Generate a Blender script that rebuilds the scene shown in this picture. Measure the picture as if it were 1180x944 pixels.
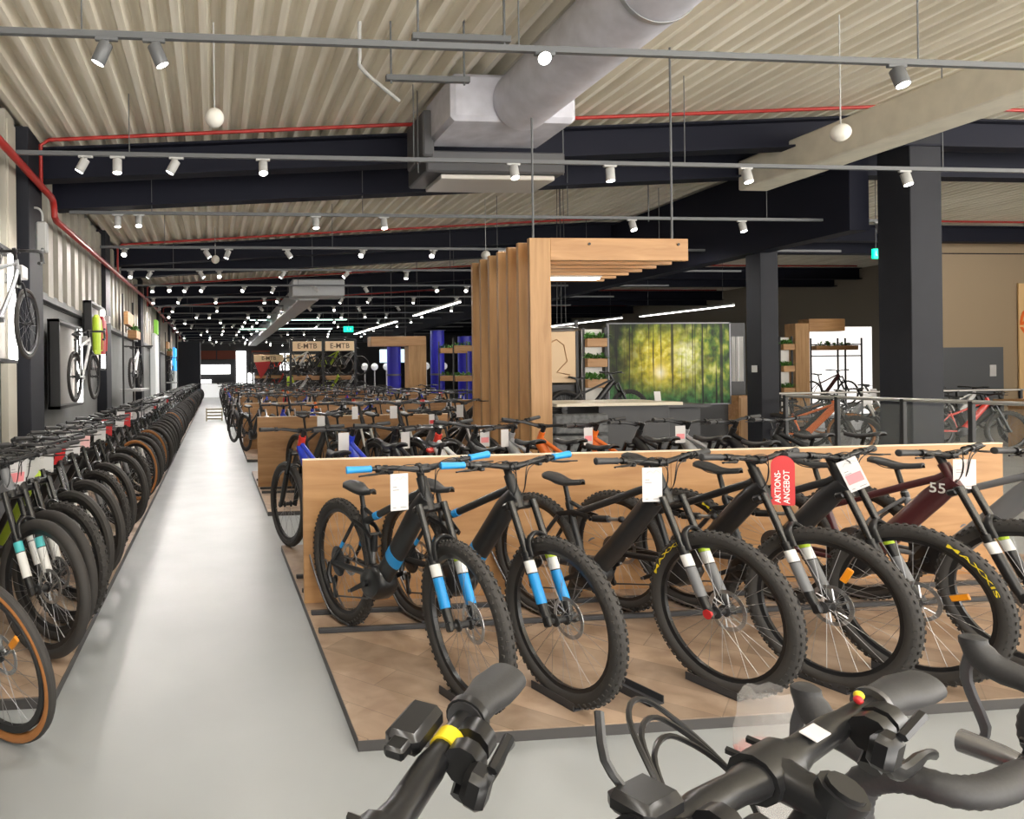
import bpy, math, random
from mathutils import Vector as V, Matrix, Euler
random.seed(7)
for _o in list(bpy.data.objects): bpy.data.objects.remove(_o)
S = bpy.context.scene
COL = S.collection
PI = math.pi
R = math.radians

# ------------------------------------------------------------------ camera, world, exposure
FPX, PPX, PPY, EYE = 800.0, 325.0, 433.0, 1.55
YAW = math.atan((325 - 247) / 800.0)
cam = bpy.data.objects.new('camera', bpy.data.cameras.new('camera'))
COL.objects.link(cam); S.camera = cam
cam.data.sensor_fit = 'HORIZONTAL'; cam.data.sensor_width = 36.0
cam.data.lens = FPX / 1180 * 36.0
cam.data.shift_x = (590 - PPX) / 1180
cam.data.shift_y = -(472 - PPY) / 1180
cam.data.clip_start = 0.02; cam.data.clip_end = 300
cam.matrix_world = Matrix.Translation((0, 0, EYE)) @ Matrix.Rotation(-YAW, 4, 'Z') @ Matrix.Rotation(PI / 2, 4, 'X') @ Matrix.Rotation(R(-.7), 4, 'Z')

S.view_settings.view_transform = 'Standard'; S.view_settings.look = 'None'
S.view_settings.gamma = 1; S.view_settings.use_curve_mapping = False
S.view_settings.exposure = 0.72
S.cycles.use_denoising = True
S.cycles.max_bounces = 7; S.cycles.diffuse_bounces = 4; S.cycles.glossy_bounces = 3
S.cycles.transmission_bounces = 4; S.cycles.transparent_max_bounces = 10
S.cycles.sample_clamp_indirect = 6.0
S.cycles.caustics_reflective = False; S.cycles.caustics_refractive = False
W = bpy.data.worlds.new('world'); S.world = W; W.use_nodes = True
W.node_tree.nodes['Background'].inputs[0].default_value = (1.0, .97, .93, 1)
W.node_tree.nodes['Background'].inputs[1].default_value = 2.65
# ambient light of the shop beyond; brighter lower half added to lighten the ceiling
_n = W.node_tree.nodes; _tc = _n.new('ShaderNodeTexCoord'); _sp = _n.new('ShaderNodeSeparateXYZ'); _rp = _n.new('ShaderNodeValToRGB')
_rp.color_ramp.elements[0].position = .42; _rp.color_ramp.elements[0].color = (2.3, 2.2, 2.05, 1)
_rp.color_ramp.elements[1].position = .58; _rp.color_ramp.elements[1].color = (.95, .92, .88, 1)
_mr = _n.new('ShaderNodeMapRange'); _mr.inputs[1].default_value = -1; _mr.inputs[2].default_value = 1
W.node_tree.links.new(_tc.outputs['Generated'], _sp.inputs[0]); W.node_tree.links.new(_sp.outputs[2], _mr.inputs[0])
W.node_tree.links.new(_mr.outputs[0], _rp.inputs[0]); W.node_tree.links.new(_rp.outputs[0], _n['Background'].inputs[0])
SPOT_W = 62.0        # watts of one track spotlight

# ------------------------------------------------------------------ materials
MATS = {}
def mat(name, col=(.5, .5, .5), rough=.5, metal=0.0, emit=0.0, noise=0.0, nscale=40.0, bump=0.0, alpha=1.0, coat=0.0, spec=None):
    if name in MATS: return MATS[name]
    m = bpy.data.materials.new(name); m.use_nodes = True; MATS[name] = m
    nt = m.node_tree; b = nt.nodes['Principled BSDF']
    c = (*col, 1)
    b.inputs['Base Color'].default_value = c; b.inputs['Roughness'].default_value = rough
    b.inputs['Metallic'].default_value = metal
    if spec is not None: b.inputs['Specular IOR Level'].default_value = spec
    if coat: b.inputs['Coat Weight'].default_value = coat
    if alpha < 1: b.inputs['Alpha'].default_value = alpha
    if emit:
        b.inputs['Emission Color'].default_value = c; b.inputs['Emission Strength'].default_value = emit
    if noise or bump:
        tc = nt.nodes.new('ShaderNodeTexCoord'); n = nt.nodes.new('ShaderNodeTexNoise')
        n.inputs['Scale'].default_value = nscale; n.inputs['Detail'].default_value = 4
        nt.links.new(tc.outputs['Object'], n.inputs['Vector'])
        if noise:
            r = nt.nodes.new('ShaderNodeValToRGB'); e = r.color_ramp.elements
            e[0].position = .3; e[1].position = .7
            e[0].color = tuple(max(0, x * (1 - noise)) for x in col) + (1,)
            e[1].color = tuple(min(1, x * (1 + noise)) for x in col) + (1,)
            nt.links.new(n.outputs['Fac'], r.inputs[0]); nt.links.new(r.outputs[0], b.inputs['Base Color'])
        if bump:
            bp = nt.nodes.new('ShaderNodeBump'); bp.inputs['Strength'].default_value = bump
            nt.links.new(n.outputs['Fac'], bp.inputs['Height']); nt.links.new(bp.outputs[0], b.inputs['Normal'])
    return m

def wood(name, c1, c2, scale=(1.2, 12, 12), rough=.5, planks=None):
    m = bpy.data.materials.new(name); m.use_nodes = True; MATS[name] = m
    nt = m.node_tree; b = nt.nodes['Principled BSDF']; N = nt.nodes.new; L = nt.links.new
    tc = N('ShaderNodeTexCoord'); mp = N('ShaderNodeMapping'); mp.inputs['Scale'].default_value = scale
    L(tc.outputs['Object'], mp.inputs['Vector'])
    n1 = N('ShaderNodeTexNoise'); n1.inputs['Scale'].default_value = 1.6; n1.inputs['Detail'].default_value = 6
    n1.inputs['Distortion'].default_value = .6
    L(mp.outputs[0], n1.inputs['Vector'])
    r = N('ShaderNodeValToRGB'); e = r.color_ramp.elements
    e[0].position = .33; e[0].color = (*c1, 1); e[1].position = .68; e[1].color = (*c2, 1)
    L(n1.outputs['Fac'], r.inputs[0])
    out = r.outputs[0]
    if planks:
        br = N('ShaderNodeTexBrick'); mp2 = N('ShaderNodeMapping'); mp2.inputs['Rotation'].default_value = (0, 0, planks[2])
        L(tc.outputs['Object'], mp2.inputs['Vector']); L(mp2.outputs[0], br.inputs['Vector'])
        br.inputs['Scale'].default_value = 1.0; br.inputs['Brick Width'].default_value = planks[0]; br.inputs['Row Height'].default_value = planks[1]
        br.inputs['Mortar Size'].default_value = .0025; br.inputs['Color1'].default_value = (.62, .62, .62, 1); br.inputs['Color2'].default_value = (1.18, 1.16, 1.12, 1)
        br.inputs['Mortar'].default_value = (.45, .45, .45, 1)
        mx = N('ShaderNodeMix'); mx.data_type = 'RGBA'; mx.blend_type = 'MULTIPLY'; mx.inputs[0].default_value = .75
        L(out, mx.inputs[6]); L(br.outputs['Color'], mx.inputs[7]); out = mx.outputs[2]
    L(out, b.inputs['Base Color']); b.inputs['Roughness'].default_value = rough
    return m

BLACK = mat('black_satin', (.011, .011, .012), .3)
MATTE = mat('black_matte', (.018, .018, .019), .5)
RUBBER = mat('tyre_rubber', (.034, .031, .029), .72)
RUBGREY = mat('grip_rubber', (.035, .035, .037), .55, noise=.1, nscale=300)
STEEL = mat('brushed_steel', (.55, .55, .56), .3, 1.0)
DSTEEL = mat('dark_steel', (.16, .16, .17), .4, .9)
SPOKE = mat('spoke_metal', (.33, .33, .34), .35, .9)
RACKM = mat('rack_paint', (.035, .036, .04), .5)
BLUE = mat('cyan_blue', (.02, .3, .72), .35)
WHITE = mat('decal_white', (.75, .75, .73), .5)
YELL = mat('decal_yellow', (.8, .62, .02), .5)
LIME = mat('decal_lime', (.55, .75, .04), .5)
RED = mat('signal_red', (.52, .022, .024), .5)
ORANGE = mat('frame_orange', (.75, .16, .02), .35, coat=.4)
ROYAL = mat('frame_royal_blue', (.02, .05, .55), .3, coat=.4)
REDF = mat('frame_red', (.6, .04, .025), .35, coat=.4)
SILVER = mat('frame_silver', (.42, .43, .45), .35, .5)
GREYF = mat('frame_grey', (.16, .165, .175), .4)
WHITEF = mat('frame_white', (.7, .7, .7), .35)
MAROON = mat('frame_maroon', (.06, .012, .015), .35, coat=.4)
TAN = mat('tan_sidewall', (.42, .17, .05), .7)
AMBER = mat('reflector_amber', (.85, .3, .01), .3)
TEAL = mat('sticker_teal', (.08, .5, .52), .4)
LIMEF = mat('frame_lime', (.4, .55, .05), .4)
CHARC = mat('frame_charcoal', (.019, .02, .022), .34)
PAPER = mat('card_paper', (.58, .57, .57), .6)
PINK = mat('card_pink_print', (.75, .25, .27), .6)
PRINT = mat('card_print', (.2, .2, .2), .6)
LAMPGLOW = mat('lamp_glow', (1, .97, .92), .5, emit=14)
TUBEGLOW = mat('tube_glow', (1, .97, .93), .5, emit=9)
DISPGLOW = mat('display_glow', (1, .97, .93), .5, emit=4)
PIPE = mat('sprinkler_red', (.36, .018, .012), .4)
TRACK = mat('track_grey', (.11, .115, .12), .5)
STANCH = mat('stanchion_black', (.07, .07, .072), .25, .85)
LAMPB = mat('lamp_body_grey', (.45, .45, .44), .45)
LAMPD = mat('lamp_body_dark', (.12, .125, .13), .45)
BEAM = mat('beam_navy', (.011, .012, .021), .6, spec=.15)
COLM = mat('column_navy', (.021, .022, .028), .6, spec=.2, noise=.08, nscale=3)
OAK = wood('oak_panel', (.35, .175, .066), (.48, .27, .118), (1.0, 9, 9))
OAKV = wood('oak_upright', (.34, .18, .068), (.47, .27, .116), (9, 9, .8))
DUCTM = mat('duct_insulation', (.58, .58, .64), .55, .1, noise=.12, nscale=5, bump=.15)
CONC = mat('girder_concrete', (.66, .61, .50), .75, noise=.08, nscale=4)
PLAT = wood('platform_laminate', (.27, .185, .13), (.43, .32, .235), (3, 3, 3), .42, planks=(.9, .22, R(45)))
EDGE = mat('platform_edge', (.055, .052, .052), .5)
GREEN = mat('leaf_green', (.07, .2, .03), .6, noise=.4, nscale=30)
STONE = mat('stone_grey', (.13, .135, .14), .8, noise=.35, nscale=14, bump=.5)

# ------------------------------------------------------------------ mesh kit
class MB:
    def __init__(s): s.v = []; s.f = []; s.m = []; s.cur = 0
    def mat(s, i): s.cur = i; return s
    def add(s, vs, fs):
        o = len(s.v); s.v.extend([tuple(p) for p in vs])
        for f in fs: s.f.append(tuple(i + o for i in f)); s.m.append(s.cur)
        return s
    def box(s, c, d, rot=None, ch=0.0):
        hx, hy, hz = d[0] / 2, d[1] / 2, d[2] / 2
        c = V(c)
        if ch <= 0:
            vs = [V((x * hx, y * hy, z * hz)) for x in (-1, 1) for y in (-1, 1) for z in (-1, 1)]
            fs = [(0, 1, 3, 2), (4, 6, 7, 5), (0, 4, 5, 1), (2, 3, 7, 6), (0, 2, 6, 4), (1, 5, 7, 3)]
        else:
            ch = min(ch, hx * .9, hy * .9, hz * .9)
            vs = []; idx = {}
            for x in (-1, 1):
                for y in (-1, 1):
                    for z in (-1, 1):
                        for k in range(3):
                            p = [x * (hx - ch), y * (hy - ch), z * (hz - ch)]
                            p[k] = (x * hx, y * hy, z * hz)[k]
                            idx[(x, y, z, k)] = len(vs); vs.append(V(p))
            I = idx; fs = []
            def q(*a): fs.append(tuple(a))
            for sg in (-1, 1):
                a = [(sg, -1, -1), (sg, 1, -1), (sg, 1, 1), (sg, -1, 1)]; q(*[I[(*t, 0)] for t in (a if sg > 0 else a[::-1])])
                a = [(-1, sg, -1), (-1, sg, 1), (1, sg, 1), (1, sg, -1)]; q(*[I[(*t, 1)] for t in (a if sg > 0 else a[::-1])])
                a = [(-1, -1, sg), (1, -1, sg), (1, 1, sg), (-1, 1, sg)]; q(*[I[(*t, 2)] for t in (a if sg > 0 else a[::-1])])
            for a in (-1, 1):
                for b in (-1, 1):
                    q(I[(a, b, -1, 0)], I[(a, b, 1, 0)], I[(a, b, 1, 1)], I[(a, b, -1, 1)])
                    q(I[(a, -1, b, 0)], I[(a, 1, b, 0)], I[(a, 1, b, 2)], I[(a, -1, b, 2)])
                    q(I[(-1, a, b, 1)], I[(1, a, b, 1)], I[(1, a, b, 2)], I[(-1, a, b, 2)])
                    for d_ in (-1, 1): q(I[(a, b, d_, 0)], I[(a, b, d_, 1)], I[(a, b, d_, 2)])
        if rot is not None: vs = [rot @ p for p in vs]
        return s.add([p + c for p in vs], fs)
    def tube(s, pts, r, seg=8, caps=True, side=None, closed=False):
        pts = [V(p) for p in pts]; n = len(pts)
        rs = r if isinstance(r, (list, tuple)) else [r] * n
        rings = []; prev = None
        for i, p in enumerate(pts):
            if closed: t = pts[(i + 1) % n] - pts[i - 1]
            else: t = pts[min(i + 1, n - 1)] - pts[max(i - 1, 0)]
            t.normalize()
            if side is not None: a = V(side) - t * t.dot(V(side))
            elif prev is not None: a = prev - t * t.dot(prev)
            else:
                a = V((0, 0, 1)) if abs(t.z) < .9 else V((1, 0, 0)); a = a - t * t.dot(a)
            if a.length < 1e-6: a = t.orthogonal()
            a.normalize(); b = t.cross(a); prev = a
            ra, rb = rs[i] if isinstance(rs[i], (tuple, list)) else (rs[i], rs[i])
            rings.append([p + a * (ra * math.cos(2 * PI * k / seg)) + b * (rb * math.sin(2 * PI * k / seg)) for k in range(seg)])
        vs = [q for ring in rings for q in ring]; fs = []
        for i in range(n if closed else n - 1):
            j = (i + 1) % n
            for k in range(seg):
                l = (k + 1) % seg
                fs.append((i * seg + k, i * seg + l, j * seg + l, j * seg + k))
        if caps and not closed:
            fs.append(tuple(range(seg - 1, -1, -1))); fs.append(tuple((n - 1) * seg + k for k in range(seg)))
        return s.add(vs, fs)
    def lathe(s, prof, c=(0, 0, 0), axis=(0, 0, 1), seg=24, closed=False, caps=True):
        ax = V(axis).normalized(); a = ax.orthogonal().normalized(); b = ax.cross(a); c = V(c)
        n = len(prof); vs = []; fs = []
        for k in range(seg):
            d = a * math.cos(2 * PI * k / seg) + b * math.sin(2 * PI * k / seg)
            for r, h in prof: vs.append(c + d * r + ax * h)
        for k in range(seg):
            l = (k + 1) % seg
            for i in range(n if closed else n - 1):
                j = (i + 1) % n
                fs.append((k * n + i, l * n + i, l * n + j, k * n + j))
        if not closed and caps:
            if prof[0][0] > 1e-6: fs.append(tuple(k * n for k in range(seg))[::-1])
            if prof[-1][0] > 1e-6: fs.append(tuple(k * n + n - 1 for k in range(seg)))
        return s.add(vs, fs)
    def ball(s, c, r, seg=12, sc=(1, 1, 1)):
        prof = [(max(1e-7, r * math.sin(PI * i / seg)), -r * math.cos(PI * i / seg)) for i in range(seg + 1)]
        o = len(s.v); s.lathe(prof, (0, 0, 0), (0, 0, 1), seg * 2)
        for i in range(o, len(s.v)):
            p = s.v[i]; s.v[i] = (p[0] * sc[0] + c[0], p[1] * sc[1] + c[1], p[2] * sc[2] + c[2])
        return s
    def prism(s, poly, y0, y1, tf=None, inset=0.0):
        # polygon in XZ extruded along Y
        n = len(poly)
        cx = sum(p[0] for p in poly) / n; cz = sum(p[1] for p in poly) / n
        def ring(y, k): return [V((cx + (p[0] - cx) * k, y, cz + (p[1] - cz) * k)) for p in poly]
        if inset:
            e = (y1 - y0) * inset; rings = [ring(y0, 1 - inset), ring(y0 + e, 1), ring(y1 - e, 1), ring(y1, 1 - inset)]
        else: rings = [ring(y0, 1), ring(y1, 1)]
        vs = [p for rg in rings for p in rg]; fs = []
        for i in range(len(rings) - 1):
            for k in range(n):
                l = (k + 1) % n; fs.append((i * n + k, i * n + l, (i + 1) * n + l, (i + 1) * n + k))
        fs.append(tuple(range(n))[::-1]); fs.append(tuple((len(rings) - 1) * n + k for k in range(n)))
        if tf is not None: vs = [tf @ p for p in vs]
        return s.add(vs, fs)
    def quad(s, a, b, c, d): return s.add([a, b, c, d], [(0, 1, 2, 3)])
    def mesh(s, name, mats, smooth=True, ang=40):
        me = bpy.data.meshes.new(name); me.from_pydata(s.v, [], s.f)
        for m in mats: me.materials.append(m)
        me.polygons.foreach_set('material_index', s.m)
        if smooth:
            me.shade_smooth(); me.set_sharp_from_angle(angle=R(ang))
        me.update(); return me
    def build(s, name, mats, parent=None, loc=None, smooth=True, ang=40):
        if not isinstance(mats, (list, tuple)): mats = [mats]
        return obj(name, s.mesh(name, mats, smooth, ang), parent, loc)

def obj(name, data, parent=None, loc=None, mw=None):
    o = bpy.data.objects.new(name, data); COL.objects.link(o)
    if parent is not None: o.parent = parent
    if mw is not None: o.matrix_basis = mw
    if loc is not None: o.location = loc
    return o
def tag(o, label=None, cat=None, group=None, kind=None):
    if label: o['label'] = label
    if cat: o['category'] = cat
    if group: o['group'] = group
    if kind: o['kind'] = kind
    return o
def thing(name, label, cat, loc=(0, 0, 0), rz=0.0, group=None):
    o = obj(name, None, None, loc); o.rotation_euler = (0, 0, rz); o.empty_display_size = .1
    return tag(o, label, cat, group)
KIDS = {}
def kids(o): return o.children
def copy_tree(o, parent=None):
    c = o.copy(); COL.objects.link(c)
    if parent is not None: c.parent = parent
    for ch in o.children: copy_tree(ch, c)
    return c
def spl(pts, n=6):
    pts = [V(p) for p in pts]; out = []
    for i in range(len(pts) - 1):
        p0 = pts[max(i - 1, 0)]; p1 = pts[i]; p2 = pts[i + 1]; p3 = pts[min(i + 2, len(pts) - 1)]
        for k in range(n):
            t = k / n
            out.append(.5 * ((2 * p1) + (p2 - p0) * t + (2 * p0 - 5 * p1 + 4 * p2 - p3) * t * t + (3 * p1 - p0 - 3 * p2 + p3) * t ** 3))
    out.append(pts[-1]); return out
def lerp(a, b, t): return a + (b - a) * t
def text_geo(txt, size=1.0, align='CENTER', extrude=0.0):
    cu = bpy.data.curves.new('letters', 'FONT'); cu.body = txt; cu.size = size; cu.align_x = align; cu.align_y = 'CENTER'
    cu.extrude = extrude; cu.resolution_u = 3; cu.offset = size * .012
    o = bpy.data.objects.new('letters', cu); COL.objects.link(o)
    dg = bpy.context.evaluated_depsgraph_get(); me = o.evaluated_get(dg).to_mesh()
    vs = [tuple(v.co) for v in me.vertices]; fs = [tuple(p.vertices) for p in me.polygons]
    o.evaluated_get(dg).to_mesh_clear(); bpy.data.objects.remove(o); bpy.data.curves.remove(cu)
    return vs, fs
def text_part(name, txt, size, m, parent, mw):
    vs, fs = text_geo(txt, size); b = MB(); b.add(vs, fs)
    o = b.build(name, m, parent, smooth=False); o.matrix_basis = mw; return o
ORD = ['first', 'second', 'third', 'fourth', 'fifth', 'sixth', 'seventh', 'eighth', 'ninth', 'tenth', 'eleventh', 'twelfth', 'thirteenth', 'fourteenth', 'fifteenth', 'sixteenth', 'seventeenth', 'eighteenth', 'nineteenth']
TENS = ['', '', 'twenty', 'thirty', 'forty', 'fifty', 'sixty', 'seventy', 'eighty', 'ninety']
TENTH = {2: 'twentieth', 3: 'thirtieth', 4: 'fortieth', 5: 'fiftieth', 6: 'sixtieth', 7: 'seventieth', 8: 'eightieth', 9: 'ninetieth'}
def nth(i):
    if i <= 19: return ORD[i - 1]
    return TENTH[i // 10] if i % 10 == 0 else TENS[i // 10] + '-' + ORD[i % 10 - 1]
# ------------------------------------------------------------------ bicycles
# local frame: +X forward, +Z up, origin on the ground below the bottom bracket
CACHE = {}
def shared(key, fn):
    if key not in CACHE: CACHE[key] = fn()
    return CACHE[key]
RA, FA = V((-.42, 0, .372)), V((.77, 0, .372))
SU = V((-.4226, 0, .9063)); SF = V((.9063, 0, .4226)); SP = FA - SF * .044
TALL = .90
HB, HT = SP + SU * .56, SP + SU * .69

def tyre_mesh(w, lod, knobs, tan):
    def f():
        rt = .372; r = w / 2; mid = rt - r; seg = 64 if lod == 0 else (32 if lod == 1 else 18)
        b = MB(); k = 12 if lod == 0 else (8 if lod == 1 else 5)
        prof = [(mid + r * math.cos(2 * PI * i / k), r * math.sin(2 * PI * i / k)) for i in range(k)]
        if tan:
            for i in range(k):
                b.mat(1 if math.cos(2 * PI * (i + .5) / k) < .45 else 0)
                b.lathe([prof[i], prof[(i + 1) % k]], (0, 0, 0), (0, 1, 0), seg, caps=False)
        else: b.lathe(prof, (0, 0, 0), (0, 1, 0), seg, closed=True)
        b.mat(0)
        if knobs and lod < 2:
            n = 64 if lod == 0 else 40
            for i in range(n):
                for j, (th, ln) in enumerate(((-62, .011), (-22, .014), (22, .014), (62, .011))):
                    a = 2 * PI * (i + (.5 if j % 2 else 0)) / n; t = R(th)
                    q = Matrix.Rotation(-a, 3, 'Y') @ Matrix.Rotation(t, 3, 'Z')
                    c = Matrix.Rotation(-a, 3, 'Y') @ V((mid + (r + .001) * math.cos(t), (r + .001) * math.sin(t), 0))
                    b.box(c, (.009, .011, ln), q)
        return b.mesh('tyre', [RUBBER, TAN])
    return shared(('tyre', w, lod, knobs, tan), f)
def rim_mesh(lod, col):
    def f():
        b = MB(); seg = 48 if lod == 0 else 28
        b.lathe([(.292, -.010), (.318, -.0165), (.322, -.012), (.314, 0), (.322, .012), (.318, .0165), (.292, .010)], (0, 0, 0), (0, 1, 0), seg, closed=True)
        return b.mesh('rim', [col])
    return shared(('rim', lod, col.name), f)
def spoke_mesh(lod):
    def f():
        b = MB(); n = 28 if lod == 0 else 20
        for i in range(n):
            a = 2 * PI * i / n; s = 1 if i % 2 else -1; a0 = a + (.5 if (i // 2) % 2 else -.5)
            b.tube([(.026 * math.cos(a0), s * .028, .026 * math.sin(a0)), (.294 * math.cos(a), s * .003, .294 * math.sin(a))], .0012 if lod == 0 else .0014, 4 if lod == 0 else 3, False)
        return b.mesh('spokes', [SPOKE])
    return shared(('spoke', lod), f)
def hub_mesh(rear):
    def f():
        b = MB(); b.lathe([(0, -.07), (.012, -.07), (.012, -.04), (.028, -.034), (.028, -.026), (.016, -.02), (.016, .02), (.028, .026), (.028, .034), (.012, .04), (.012, .07), (0, .07)], (0, 0, 0), (0, 1, 0), 16)
        if rear:
            b.mat(1)
            for i in range(8): b.lathe([(.02, 0), (.09 - i * .009, 0), (.09 - i * .009, .0025), (.02, .0025)], (0, -.034 - i * .0042, 0), (0, 1, 0), 24, closed=True)
        return b.mesh('hub', [MATTE, DSTEEL])
    return shared(('hub', rear), f)
def disc_mesh():
    def f():
        b = MB()
        b.lathe([(.076, -.001), (.095, -.001), (.095, .001), (.076, .001)], (0, 0, 0), (0, 1, 0), 32, closed=True)
        for i in range(6):
            a = i * PI / 3; b.tube([(.022 * math.cos(a), 0, .022 * math.sin(a)), (.08 * math.cos(a + .5), 0, .08 * math.sin(a + .5))], .004, 4)
        for i in range(6): pass
        return b.mesh('brake_disc', [STEEL])
    return shared(('disc',), f)

FR = {}
def frame_mesh(typ, lod, cf, ca, cr):
    def f():
        b = MB(); sg = 14 if lod == 0 else (8 if lod == 1 else 6)
        Y = (0, 1, 0)
        emtb = typ != 'gravel'; BBp = V((-.02, 0, .35))
        b.mat(0)
        b.tube([SP + SU * .555, SP + SU * .70], [.028, .027], sg)                       # head tube
        if emtb:
            wide = {'fs_a': .062, 'fs_c': .055, 'hard': .055, 'tall': .055, 'city': .058}[typ]
            dt = spl([(.485, 0, .905), (.39, 0, .80), (.20, 0, .565), (.045, 0, .385)], 4)
            n = len(dt); rs = [(.036, lerp(.04, wide, min(1, i / 4))) for i in range(n)]
            if typ == 'fs_a' and lod < 2:
                b.tube(dt[:9], rs[:9], sg, side=Y); b.mat(1); b.tube(dt[8:10], [(.0365, wide + .0005)] * 2, sg, side=Y); b.mat(0); b.tube(dt[9:], rs[9:], sg, side=Y)
            else: b.tube(dt, rs, sg, side=Y)
            b.tube(spl([(.48, 0, .93), (.36, 0, .885), (.05, 0, .745), (-.12, 0, .67)] if typ != 'city' else [(.47, 0, .90), (.30, 0, .80), (.05, 0, .66), (-.125, 0, .60)], 4), [(.02, .03)] * 3 + [(.017, .02)] * 10, sg, side=Y)
            if typ == 'fs_a' and lod < 2:
                b.mat(1); b.tube([(.02, 0, .731), (-.02, 0, .714)], .0225, sg); b.mat(0)
            if typ in ('fs_a', 'fs_c') and lod < 2: b.tube([(-.02, 0, .705), (-.135, 0, .735)], .012, sg)
            b.tube([(-.045, 0, .40), (-.10, 0, .56), (-.145, 0, .70), (-.155, 0, .735)], [.022, .02, .0195, .0195], sg)
            b.mat(2)                                                                       # motor housing
            b.prism([(-.10, .36), (-.085, .29), (-.03, .262), (.04, .27), (.10, .315), (.13, .37), (.10, .43), (.03, .455), (-.05, .44)], -.062, .062, inset=.16)
            b.mat(0)
        else:
            b.tube(spl([(.487, 0, .90), (.30, 0, .66), (.0, 0, .37)], 4), [(.024, .03)] * 9, sg, side=Y)
            b.tube([(.465, 0, .955), (.15, 0, .88), (-.145, 0, .80)], [(.017, .02)] * 3, sg, side=Y)
            b.tube([(-.02, 0, .35), (-.15, 0, .80)], .018, sg)
            b.tube([(-.02, -.045, .35), (-.02, .045, .35)], .024, sg)
        for s in (-1, 1):
            if typ in ('fs_a', 'fs_c'):
                b.mat(0); b.tube(spl([(-.03, s * .05, .40), (-.20, s * .055, .385), (RA.x, s * .075, RA.z)], 3), [(.011, .019)] * 7, max(6, sg - 4), side=Y)
                st = [V((RA.x, s * .075, RA.z)), V((-.335, s * .068, .46)), V((-.19, s * .045, .655))]
                b.tube(st, [(.009, .013)] * 3, max(6, sg - 4), side=Y)
                if lod < 2 and typ == 'fs_a':
                    b.mat(1); b.tube([lerp(st[1], st[2], .12), lerp(st[1], st[2], .32)], [(.0097, .0137)] * 2, 8, side=Y)
                b.mat(2); b.tube([(-.20, s * .044, .66), (-.10, s * .04, .645), (-.02, s * .032, .60)] if typ == 'fs_a' else [(-.20, s * .044, .66), (-.09, s * .036, .69), (.03, s * .03, .68)], [(.008, .016)] * 3, 6, side=Y)
            else:
                b.mat(0); b.tube([(-.03, s * .045, .37), (-.2, s * .055, .372), (RA.x, s * .072, RA.z)], [(.010, .015)] * 3, max(6, sg - 4), side=Y)
                zt = .70 if typ != 'gravel' else .76
                b.tube([(RA.x, s * .072, RA.z), (-.30, s * .055, lerp(.372, zt, .55)), (-.14, s * .02, zt)], [(.008, .011)] * 3, 6, side=Y)
        if typ == 'city' and lod < 2:
            b.mat(2)
            for s in (-1, 1): b.tube([(-.46, s * .08, .39), (-.52, s * .085, .76)], .006, 6); b.tube([(-.14, s * .05, .70), (-.30, s * .085, .765), (-.62, s * .085, .765)], .006, 6)
            for k in range(4): b.tube([(-.28 - k * .11, -.085, .765), (-.28 - k * .11, .085, .765)], .005, 6)
        return b.mesh('frame', [cf, ca, cr], ang=50)
    return shared(('frame', typ, lod, cf.name, ca.name, cr.name), f)
def shock_mesh(typ):
    def f():
        b = MB(); a, c = ((V((-.035, 0, .61)), V((-.045, 0, .44))) if typ == 'fs_a' else (V((.03, 0, .67)), V((.22, 0, .70))))
        b.tube([a, lerp(a, c, .55)], .02, 12); b.mat(1); b.tube([lerp(a, c, .5), c], .010, 10); b.mat(0)
        b.tube([lerp(a, c, .95), lerp(a, c, 1.04)], .017, 10)
        b.tube([a + V((0, -.03, 0)), a + V((0, .03, 0))], .011, 8)
        return b.mesh('rear_shock', [BLACK, STEEL])
    return shared(('shock', typ), f)
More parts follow.
